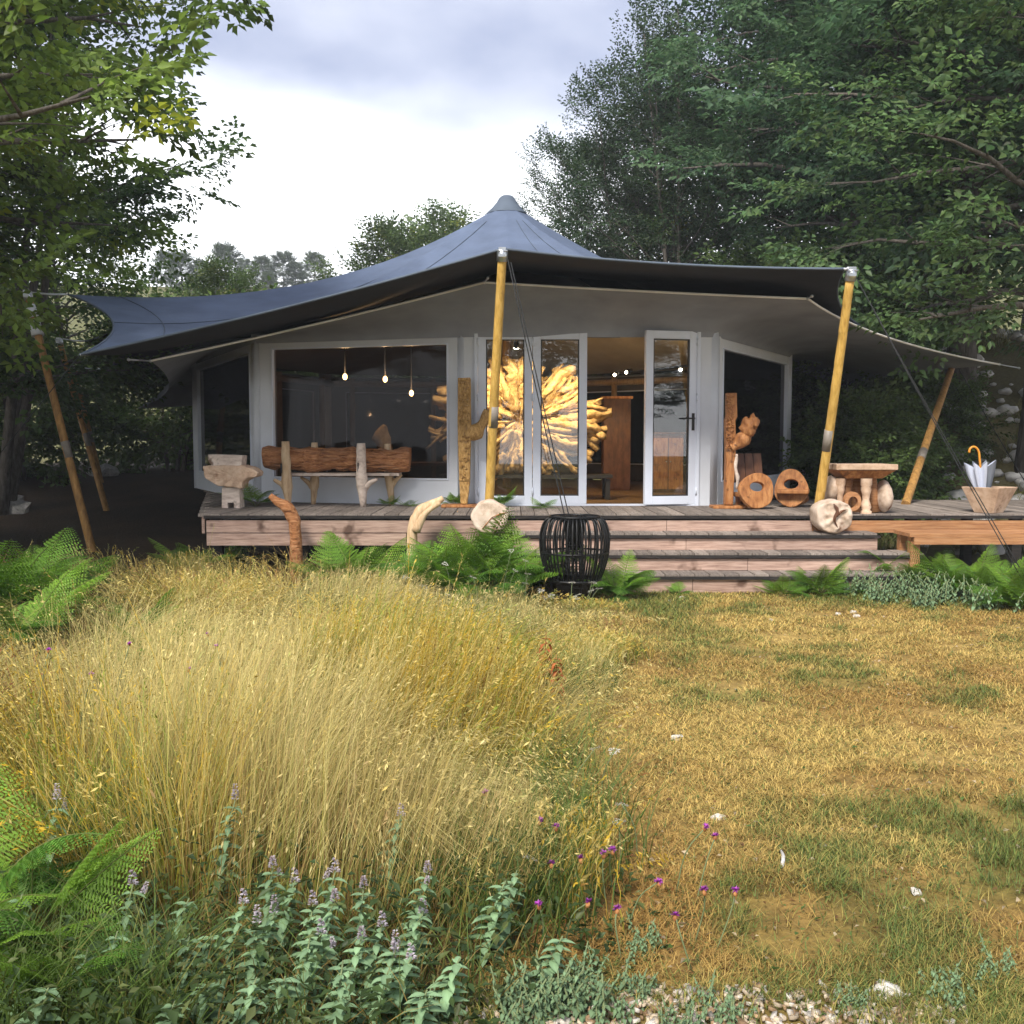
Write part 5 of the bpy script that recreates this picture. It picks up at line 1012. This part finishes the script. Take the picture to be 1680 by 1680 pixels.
# ------------------------------------------------------------------ ferns
def frond_mesh(seed, L=1.0, arch=.55, tint=(.10, .20, .03)):
    rs = np.random.RandomState(seed); VV = []; CC = []; stalk = .28; tint = np.array(tint)
    def spine(f): return np.array([L*f*(1-.12*arch*f), 0, L*(.62*f-arch*.62*f*f)])
    def leaf(o, d, up, ln, wd, c): VV.append(leaf_verts(o[None], d[None], up[None], np.array([ln]), np.array([wd]), .12, .12)[0]); CC.append(np.repeat(c[None], 4, 0))
    n = 14
    for k in range(n):
        f = stalk+(1-stalk)*(k/n)**.92; o = spine(f); t = spine(min(1, f+.02))-o; t /= np.linalg.norm(t); up = np.array([-t[2], 0, t[0]]); rel = (f-stalk)/(1-stalk); pl = L*.40*(1-rel)**.9+.02
        for s in (-1, 1):
            a = rad(62-14*rel)+rs.normal(0, .05); d = t*math.cos(a)+np.array([0, s, 0])*math.sin(a)-up*.18; d /= np.linalg.norm(d); m = max(3, int(11*(1-rel)+3)); c = tint*(1+rs.normal(0, .14))+np.array([.02, .02, 0])*rs.rand()
            for q in range(m):
                u = (q+.3)/m; oo = o+d*pl*u-up*.06*pl*u*u; w = pl*.25*(1-u)**.8+.008; side = np.cross(up, d)
                for s2 in (-1, 1):
                    dd = d*.55+side*s2*.85; dd /= np.linalg.norm(dd); leaf(oo, dd, up, w*rs.uniform(.85, 1.1), max(.008, pl/m*.66), c*rs.uniform(.85, 1.15))
            leaf(o+d*pl*.96, d, up, pl*.08+.01, .010, c)
    VV = np.array(VV).reshape(-1, 3); CC = np.concatenate(CC); q = np.arange(len(VV)//4)[:, None]*4; Fc = np.concatenate([q+np.array([[0, 1, 2]]), q+np.array([[0, 2, 3]])])
    mb = MB(); mb.tube([Vector(spine(f)) for f in np.linspace(0, 1, 9)], [.007*(1-.75*f) for f in np.linspace(0, 1, 9)], 3, False); sv = np.array([tuple(v) for v in mb.v]); sf = np.array(mb.f); sf3 = np.concatenate([sf[:, [0, 1, 2]], sf[:, [0, 2, 3]]]); Fc = np.concatenate([Fc, sf3+len(VV)]); CC = np.concatenate([CC, np.tile(np.array([[.16, .17, .05]]), (len(sv), 1))]); VV = np.concatenate([VV, sv])
    me = npmesh('frond', VV, Fc, CC); me.materials.append(MATS['fern']); return me
FR = [frond_mesh(i, 1.0, a, t) for i, (a, t) in enumerate(((.5, (.15, .30, .034)), (.7, (.12, .26, .034)), (.35, (.19, .34, .04)), (.85, (.10, .225, .034))))]
Rn = random.Random(77)
def fern(x, y, z, s, n, label, group=None, az=None, spread=6.28, hgt=1.0):
    t = thing('fern', label, 'fern', (x, y, z), group); a0 = Rn.uniform(0, 6.28) if az is None else az-spread/2
    for k in range(n):
        o = bpy.data.objects.new('frond', FR[Rn.randrange(4)]); COL.objects.link(o); o.parent = t; q = s*Rn.uniform(.7, 1.12); o.scale = (q, q, q*hgt); o.rotation_euler = (Rn.uniform(-.25, .25), Rn.uniform(-.45, .12), a0+spread*(k+Rn.uniform(-.3, .3))/n)
def fern_px(px_, py_, Y, s, n, label, group=None, z=None, **kw):
    s = s*1.0; n = int(n*1.7); q = P(px_, py_, Y); zz = gzf(q.x, Y) if z is None else z; fern(q.x, Y, zz-.01, s, n, label, group, **kw)
GS = 'ferns massed before the left end of the steps'
for px_, Y, s, n in ((700, 9.85, .72, 8), (735, 9.55, .76, 9), (775, 9.75, .85, 9), (815, 9.45, .75, 8), (845, 9.6, .80, 9), (862, 9.75, .62, 7), (790, 9.2, .62, 7), (720, 9.3, .6, 7), (812, 9.1, .45, 6), (685, 9.5, .6, 7), (755, 9.3, .6, 7)): fern_px(px_, 900, Y, s, n, 'bracken fern '+('beside the pronged pale driftwood branch' if px_ < 740 else 'below the pale log round' if px_ < 820 else 'next to the rattan lantern'), GS, hgt=1.55)
fern_px(540, 880, 10.25, .55, 6, 'bracken fern rising before the deck fascia between the two driftwood branches', hgt=1.5); fern_px(588, 880, 10.2, .62, 8, 'bushy bracken fern before the deck fascia under the log bench', hgt=1.6)
fern_px(1015, 950, 9.35, .50, 8, 'feathery fern growing right beside the rattan lantern', hgt=1.7); fern_px(1000, 960, 9.3, .42, 7, 'low fern tucked behind the rattan lantern foot', hgt=1.2)
fern_px(1345, 920, 9.55, .40, 7, 'tall fern sprouting through the steps before the knotty log round', hgt=1.7); fern_px(1350, 930, 9.6, .30, 6, 'small fern at the foot of the lowest riser below the knotty log round'); fern_px(1285, 950, 9.55, .36, 7, 'low dark fern against the lowest riser in the middle of the steps'); fern_px(1115, 950, 9.6, .22, 6, 'little fern in front of the lowest riser near the lantern'); fern_px(1400, 945, 9.6, .2, 5, 'tiny fern at the lowest riser toward the step end')
fern_px(1440, 885, 10.25, .55, 8, 'fern growing up between the steps and low orange platform', hgt=1.6)
GR = 'ferns massed right of the steps'
for px_, Y, s, n in ((1530, 9.75, .50, 7), (1560, 9.6, .58, 8), (1500, 9.85, .45, 6), (1600, 9.4, .50, 8), (1640, 9.2, .52, 9), (1675, 9.0, .52, 9), (1655, 8.7, .45, 8), (1690, 8.6, .5, 8), (1620, 9.7, .5, 8), (1720, 9.2, .6, 8), (1575, 9.9, .42, 6)): fern_px(px_, 950, Y, s, n, 'bracken fern '+('where the lowest step ends' if px_ < 1570 else 'under the slanting guy ropes' if px_ > 1650 else 'before the low orange platform'), GR, hgt=1.6)
GLf = 'ferns at the meadow edge on the left'
for px_, Y, s, n in ((10, 8.6, .85, 9), (55, 9.0, .8, 9), (30, 7.6, .75, 8), (-30, 7.9, .9, 9), (75, 8.2, .6, 7), (20, 6.9, .6, 7), (110, 9.6, .6, 7)): fern_px(px_, 900, Y, s, n, 'bright bracken fern at the meadow edge before the weathered bamboo poles', GLf, hgt=1.3)
fern_px(345, 830, 11.0, .62, 8, 'dark fern sprouting behind the pale stacked pedestal', hgt=1.2); fern_px(325, 850, 10.8, .6, 8, 'fern hanging beside the deck corner below the pedestal', hgt=1.2); fern_px(418, 800, 11.95, .42, 5, 'fern frond spreading behind the anvil block', z=ZD, hgt=1.2)
fern_px(280, 990, 6.0, .45, 7, 'dark fern poking out of the pale dry meadow grass', hgt=1.9); fern_px(800, 1085, 6.3, .34, 7, 'low green fern within the dry grass near the lawn edge', hgt=1.5); fern_px(235, 920, 7.6, .4, 6, 'small light fern amid the straw grass near the poles', hgt=1.8)
fern(-1.30, 2.68, gzf(-1.30, 2.68)+.10, .38, 12, 'large bright fern at the front meadow corner', hgt=1.35); fern(-1.13, 2.48, gzf(-1.13, 2.48)+.06, .28, 10, 'bright fern spreading fronds beside the horsemint in front', hgt=1.3); fern(-1.50, 2.8, gzf(-1.50, 2.8)+.12, .45, 11, 'big fern at the very edge of the front meadow corner', hgt=1.3)
fern_px(640, 815, 12.0, .22, 5, 'sprig of fern at the back foot of the log bench', z=ZD); fern_px(745, 800, 11.95, .22, 5, 'sprig of fern behind the tall golden carved post', z=ZD, hgt=1.6); fern_px(825, 805, 11.85, .26, 6, 'fern growing against the first glass door behind the yellow pole', z=ZD, hgt=1.5); fern_px(890, 828, 11.6, .24, 6, 'flat fern lying on the deck before the glass doors', z=ZD, hgt=.5); fern_px(670, 828, 11.9, .2, 5, 'flat fern sprig on the deck under the front window', z=ZD, hgt=.6)

# ------------------------------------------------------------------ horsemint, flowers, herbs
def herb_mesh(seed, H, pairs, leaf, tint, lean=.1, wd=.36):
    """stem + opposite leaf pairs; returns (stem MB, leaf mesh)"""
    rs = np.random.RandomState(seed); la = rs.uniform(0, 6.28); sp = lambda f: np.array([math.cos(la)*lean*H*f*f, math.sin(la)*lean*H*f*f, H*f]); m = MB(); m.tube([Vector(sp(f)) for f in np.linspace(0, 1, 7)], [.0042*(1-.5*f) for f in np.linspace(0, 1, 7)], 5)
    VV = []; FF = []; CC = []; n0 = 0; tint = np.array(tint)
    def blade(o, az, ln, wd, drop, c):
        nonlocal n0
        d = np.array([math.cos(az), math.sin(az), 0]); s = np.array([-math.sin(az), math.cos(az), 0]); prof = ((0, .15), (.2, .8), (.45, 1.0), (.72, .7), (1, .04)); pts = []
        for u, w in prof:
            cpt = o+d*ln*u*(1-.2*drop*u)+np.array([0, 0, ln*(.45*u-drop*u*u)]); pts += [cpt-s*wd*w/2+np.array([0, 0, .10*wd]), cpt-np.array([0, 0, .06*wd]), cpt+s*wd*w/2+np.array([0, 0, .10*wd])]
        VV.extend(pts); b = n0
        for k in range(4):
            for q in (0, 1): FF.append((b+k*3+q, b+k*3+q+1, b+k*3+q+4, b+k*3+q+3))
        CC.extend([c*(1.25 if i % 3 == 1 else 1) for i in range(15)]); n0 += 15
    for k in range(pairs):
        f = .08+.90*k/pairs; az = k*math.pi/2+rs.uniform(-.3, .3); ln = leaf*(1.12-.62*f)*rs.uniform(.8, 1.15)
        for s in (0, math.pi): blade(sp(f), az+s, ln, ln*wd*rs.uniform(.85, 1.2), rs.uniform(.7, 1.4), tint*rs.uniform(.8, 1.2))
        if k > 2:
            for s in (0, math.pi): blade(sp(f), az+s+.6, ln*.5, ln*.5*wd, .3, tint*rs.uniform(.95, 1.3))
    return m, np.array(VV), np.array(FF), np.array(CC), sp(1.0)
def flower_spike_mesh(seed, L=.05, r=.011):
    rs = np.random.RandomState(seed); VV = []; CC = []
    for k in range(46):
        f = rs.rand(); a = rs.uniform(0, 6.28); rr = r*(1.05-.75*f); o = np.array([math.cos(a)*rr*.6, math.sin(a)*rr*.6, f*L]); d = np.array([math.cos(a), math.sin(a), .5]); d /= np.linalg.norm(d); VV.append(leaf_verts(o[None], d[None], np.array([[0, 0, 1.]]), np.array([.010*(1.1-.4*f)]), np.array([.008]))[0]); c = np.array([.58, .52, .57]) if rs.rand() < .7 else np.array([.36, .27, .27]); CC.append(np.repeat((c*rs.uniform(.8, 1.15))[None], 4, 0))
    VV = np.array(VV).reshape(-1, 3); q = np.arange(len(VV)//4)[:, None]*4; me = npmesh('flower_spike', VV, np.concatenate([q+np.array([[0, 1, 2]]), q+np.array([[0, 2, 3]])]), np.concatenate(CC)); me.materials.append(MATS['petal']); return me
SPK = [flower_spike_mesh(i, .032+.010*i, .0095) for i in range(3)]
plain('greenstem', (.16, .20, .09), .7, .2, 30); plain('strawstem', (.42, .32, .12), .7, .2, 30)
MINT = []
for i in range(6):
    m, Vv, Ff, Cc, tip = herb_mesh(200+i, .46+.06*(i % 3), 13+(i % 3), .082, (.20, .31, .165), .10); st = m.mesh('stem'); st.materials.append(MATS['greenstem']); lf = npmesh('foliage', Vv, Ff, Cc, True); lf.materials.append(MATS['mint']); MINT.append((st, lf, tip))
def mint(px_, py_top, Y, i, spikes, label, group):
    q = P(px_, py_top, Y); st, lf, tip = MINT[i % 6]; zb = gzf(q.x, Y); s = max(.35, (q.z-zb-.04)/tip[2]); s = min(s, 1.5); t = thing('horsemint', label, 'plant', (q.x-tip[0]*s, Y-tip[1]*s, zb), group); rz = Rn.uniform(-.4, .4)
    for nm, me in (('stem', st), ('foliage', lf)): o = bpy.data.objects.new(nm, me); COL.objects.link(o); o.parent = t; o.scale = (1, 1, s); 
    if spikes:
        for k in range(spikes):
            o = bpy.data.objects.new('flower_spike', SPK[Rn.randrange(3)]); COL.objects.link(o); o.parent = t; off = (0, 0) if k == 0 else (Rn.uniform(-.035, .035), Rn.uniform(-.02, .02)); o.location = (tip[0]*(1.15 if False else 1)+off[0], tip[1]+off[1], tip[2]*s-.005-(.025 if k else 0)); o.scale = (1, 1, 1) if k == 0 else (.7, .7, .7); o.rotation_euler = (0, 0, 0) if k == 0 else (Rn.uniform(-.4, .4), Rn.uniform(-.5, .5), 0)
ML = 'grey green horsemint with pale lilac flower spike at the front of the meadow'
for k, (px_, py_, Y) in enumerate(((209, 1425, 2.62), (383, 1462, 2.62), (412, 1510, 2.55), (443, 1395, 2.8), (470, 1420, 2.78), (530, 1450, 2.62), (540, 1405, 2.75), (575, 1520, 2.5), (590, 1440, 2.7), (640, 1525, 2.52), (655, 1555, 2.45), (672, 1475, 2.65), (690, 1405, 2.8), (432, 1480, 2.62), (505, 1470, 2.66), (520, 1500, 2.55), (648, 1315, 3.1), (375, 1290, 3.1), (90, 1290, 3.0), (610, 1500, 2.55))): mint(px_, py_, Y, k, 1 if k % 3 else 2, ('double' if k % 3 == 0 else 'single')+' spiked pale lilac horsemint '+('beside the bright front fern' if px_ < 300 else 'standing up out of the dry grass' if Y > 2.9 else 'at the front edge of the weedy bank' if Y < 2.6 else 'against the foot of the tall dry grass'), 'flowering horsemint at the front')
MG = 'grey green leafy horsemint shoot without flowers at the front of the meadow'
for k, (px_, py_, Y) in enumerate(((130, 1590, 2.42), (336, 1615, 2.4), (30, 1585, 2.4), (20, 1440, 2.6), (180, 1500, 2.5), (230, 1560, 2.5), (555, 1650, 2.35), (690, 1640, 2.35), (735, 1590, 2.45), (810, 1420, 2.75), (905, 1525, 2.6), (835, 1410, 2.85), (300, 1560, 2.5), (460, 1600, 2.42), (620, 1620, 2.4), (60, 1640, 2.3), (270, 1650, 2.3), (400, 1640, 2.33), (500, 1560, 2.48), (340, 1500, 2.6), (240, 1480, 2.7), (290, 1460, 2.75))): mint(px_, py_, Y, k+2, 0, 'leafy horsemint shoot without flowers '+('under the bright front fern' if px_ < 200 else 'near the purple knapweed' if px_ > 720 else 'low at the front of the weedy bank' if Y < 2.46 else 'among the lilac flowering horsemint'), 'leafy horsemint shoots at the front')
m, Vv, Ff, Cc, tip = herb_mesh(260, .42, 14, .10, (.34, .10, .035), .15); DK = (m.mesh('stem'), npmesh('foliage', Vv, Ff, Cc, True)); DK[0].materials.append(MATS['redwood']); DK[1].materials.append(MATS['mint'])
for px_, Y, s in ((893, 5.4, 1.0), (915, 5.25, .85), (878, 5.5, .8)):
    q = P(px_, 1150, Y); t = thing('dock_plant', 'dried rust red dock plant at the lawn side of the tall grass', 'plant', (q.x, Y, gzf(q.x, Y)), 'rust red dock plants'); t.scale = (s, s, s); t.rotation_euler = (0, 0, px_)
    for nm, me in zip(('stem', 'foliage'), DK): o = bpy.data.objects.new(nm, me); COL.objects.link(o); o.parent = t
# low catmint clumps at the path edge
MS = 'low grey green catmint clump beside the wood chips'
CM = []
for i in range(3):
    A = MB(); Vs = []; Fs = []; Cs = []; n0 = 0; rs = np.random.RandomState(300+i)
    for k in range(16):
        m, Vv, Ff, Cc, tip = herb_mesh(310+i*20+k, rs.uniform(.05, .12), 7, .024, (.15, .23, .12), .35, .62); off = np.array([rs.normal(0, .045), rs.normal(0, .04), 0]); A.add([v+Vector(off) for v in m.v], m.f, True); Vs.append(Vv+off); Fs.append(Ff+n0); Cs.append(Cc); n0 += len(Vv)
    st = A.mesh('stems'); st.materials.append(MATS['greenstem']); lf = npmesh('foliage', np.concatenate(Vs), np.concatenate(Fs), np.concatenate(Cs), True); lf.materials.append(MATS['mint']); CM.append((st, lf))
def clump(px_, py_, s, i, label, group):
    q = PZ(px_, py_, .0); t = thing('catmint', label, 'plant', (q.x, q.y, gzf(q.x, q.y)), group); t.scale = (s, s, s); t.rotation_euler = (0, 0, Rn.uniform(0, 6))
    for nm, me in zip(('stems', 'foliage'), CM[i % 3]): o = bpy.data.objects.new(nm, me); COL.objects.link(o); o.parent = t; o['kind'] = 'stuff'
for k, (px_, py_, s) in enumerate(((860, 1660, 1), (900, 1640, 1.1), (940, 1655, 1.1), (985, 1670, .9), (920, 1675, 1.0), (955, 1620, .8), (690, 1672, .9), (1050, 1640, .7), (870, 1690, 1.0), (1180, 1672, .8), (1110, 1695, .8), (1620, 1600, .7), (1560, 1640, .8), (1400, 1650, .6), (1045, 1560, .7))): clump(px_, py_, s, k, 'low grey green catmint clump '+('alone on the lawn near the path' if px_ > 1300 else 'growing through the wood chips' if px_ > 1040 else 'beside the horsemint' if px_ < 800 else 'in the cushion before the wood chips'), 'catmint clumps by the path')
MSs = 'low grey green herb clump along the foot of the steps'
for k, (px_, py_, s) in enumerate(((1395, 972, 2.0), (1425, 975, 2.2), (1460, 972, 2.4), (1495, 978, 2.4), (1530, 985, 2.4), (1560, 975, 2.2), (1365, 968, 1.8), (1590, 990, 2.3), (1625, 1000, 2.2), (1440, 985, 1.8), (1510, 995, 1.8), (1320, 970, 1.5))): clump(px_, py_, s, k, 'grey green herb clump '+('in front of the ferns right of the steps' if px_ > 1520 else 'along the lowest riser of the steps'), 'herb clumps along the steps')
# purple knapweed
def head_mesh(kind):
    rs = np.random.RandomState(3); VV = []; CC = []; n = 34
    for k in range(n):
        a = rs.uniform(0, 6.28); e = rs.uniform(.1, 1.3) if kind == 'purple' else rs.uniform(0, .35); d = np.array([math.cos(a)*math.cos(e), math.sin(a)*math.cos(e), math.sin(e)])
        if kind == 'purple': o = np.zeros(3); L, w = .016, .005; c = np.array([.40, .085, .42])*rs.uniform(.7, 1.5)
        else: rr = .024*math.sqrt(rs.rand()); o = np.array([math.cos(a)*rr, math.sin(a)*rr, rs.normal(0, .003)]); L, w = .009, .008; c = np.array([.62, .60, .52])*rs.uniform(.75, 1.15)
        VV.append(leaf_verts(o[None], d[None], np.array([[0.1, 0, 1.]]), np.array([L]), np.array([w]))[0]); CC.append(np.repeat(c[None], 4, 0))
    VV = np.array(VV).reshape(-1, 3); q = np.arange(n)[:, None]*4; me = npmesh('flower_head', VV, np.concatenate([q+np.array([[0, 1, 2]]), q+np.array([[0, 2, 3]])]), np.concatenate(CC)); me.materials.append(MATS['petal']); return me
HP, HW = head_mesh('purple'), head_mesh('white')
bud = MB().blob((0, 0, -.008), (.007, .007, .010), .1, 2, 1, 2).mesh('bud'); bud.materials.append(MATS['redwood'])
def flower(px_, py_, Y, kind, label, group, hs=1.0):
    q = P(px_, py_, Y); gy = Y+Rn.uniform(-.06, .1); gx = q.x+Rn.uniform(-.12, .06); b = Vector((gx, gy, gzf(gx, gy))); t = thing('knapweed' if kind == 'purple' else 'yarrow', label, 'flower', b, group)
    q.z = max(q.z, b.z+.08); m = MB().tube(curve_pts([b, b.lerp(q, .5)+Vector((Rn.uniform(-.02, .02), 0, .03)), q], 6), .0022, 4); m.build('stem', 'greenstem', t); q0 = q-b
    for nm, me in (('flower_head', HP if kind == 'purple' else HW),)+((('bud', bud),) if kind == 'purple' else ()): o = bpy.data.objects.new(nm, me); COL.objects.link(o); o.parent = t; o.location = q0; o.scale = (hs, hs, hs); o.rotation_euler = (Rn.uniform(-.4, .4), Rn.uniform(-.4, .4), Rn.uniform(0, 6))
PL = 'purple knapweed flower on a thin green stem at the meadow edge'
for px_, py_, Y in ((886, 1346, 3.2), (912, 1356, 3.15), (905, 1417, 3.0), (952, 1408, 3.0), (990, 1400, 3.0), (1004, 1394, 3.05), (1080, 1447, 2.9), (884, 1484, 2.8), (966, 1480, 2.8), (1013, 1491, 2.8), (1155, 1460, 2.8), (1207, 1461, 2.8), (1158, 1357, 3.15), (1174, 1372, 3.15), (1108, 1502, 2.75), (797, 1300, 3.3), (213, 1056, 4.6), (355, 1060, 4.4), (340, 1040, 5), (310, 1098, 4.2), (150, 1106, 4.1), (80, 1066, 4.3)): flower(px_, py_, Y, 'purple', PL, 'purple knapweed flowers', .95 if Y < 3.5 else .8)
YL = 'flat white yarrow flower head among the ferns near the lantern'
for k in range(26):
    px_ = Rn.uniform(660, 985); py_ = Rn.uniform(900, 985) if px_ < 880 else Rn.uniform(955, 990); flower(px_, py_, Rn.uniform(8.5, 8.9), 'white', YL, 'white yarrow near the lantern', 1.1)
for px_, py_, Y in ((976, 1228, 3.9), (1008, 1232, 3.9), (1020, 1320, 3.4), (1015, 1348, 3.3), (870, 1408, 3.05)): flower(px_, py_, Y, 'white', 'white yarrow flower head at the lawn edge of the tall grass', 'white yarrow at the lawn edge', .8)
# green weeds between the mint (fine leafy tangle)
def weeds():
    rs = np.random.RandomState(15); N = 9000; Y = 2.1+rs.rand(N)*1.5; X = rs.uniform(-1, 1, N)*0+(-.62*Y-.1)+rs.rand(N)*(.62*Y+.1+xb(Y)+.45); keep = rs.rand(N) < sstep(3.5, 2.7, Y)*(.35+fbm(X, Y, .3, 5)*.8); keep &= ~((X > .0) & (Y < 2.5)); X = X[keep]; Y = Y[keep]; n = len(X); z = gz(X, Y)+rs.rand(n)**1.4*.26*sstep(.45, -.1, X-xb(Y)); a = rs.uniform(0, 6.28, n); d = np.stack([np.cos(a), np.sin(a), rs.normal(.1, .4, n)], -1); d /= np.linalg.norm(d, axis=1, keepdims=True); up = np.array([[0, 0, 1.]])+rs.normal(0, .3, (n, 3)); up /= np.linalg.norm(up, axis=1, keepdims=True); ln = rs.uniform(.018, .05, n)
    q = leaf_verts(np.stack([X, Y, z], -1), d, up, ln, ln*rs.uniform(.25, .55, n)).reshape(-1, 3); i = np.arange(n)[:, None]*4; c = np.where(rs.rand(n, 1) < .75, np.array([.060, .100, .030]), np.array([.13, .16, .05]))*rs.uniform(.6, 1.4, (n, 1)); o = obj('weeds', npmesh('weeds', q, np.concatenate([i+np.array([[0, 1, 2]]), i+np.array([[0, 2, 3]])]), np.repeat(c, 4, 0)), 'leaf'); tag(o, 'dark tangle of small leafy weeds under the horsemint', 'weeds', kind='stuff')
weeds()


# ------------------------------------------------------------------ thin evening haze
hz = MB().box((0, 52.5, 13.5), (274, 199, 32)); me = hz.mesh('haze'); ho = bpy.data.objects.new('haze', me); COL.objects.link(ho); ho['kind'] = 'stuff'; ho['label'] = 'thin pale evening haze hanging between the trees'; ho['category'] = 'haze'
hm = bpy.data.materials.new('haze'); hm.use_nodes = True; nt = hm.node_tree; nt.nodes.clear(); out = nt.nodes.new('ShaderNodeOutputMaterial'); pv = nt.nodes.new('ShaderNodeVolumePrincipled'); pv.inputs['Color'].default_value = (.86, .92, 1, 1); pv.inputs['Density'].default_value = .0013; pv.inputs['Anisotropy'].default_value = 0; nt.links.new(pv.outputs[0], out.inputs['Volume']); me.materials.append(hm)
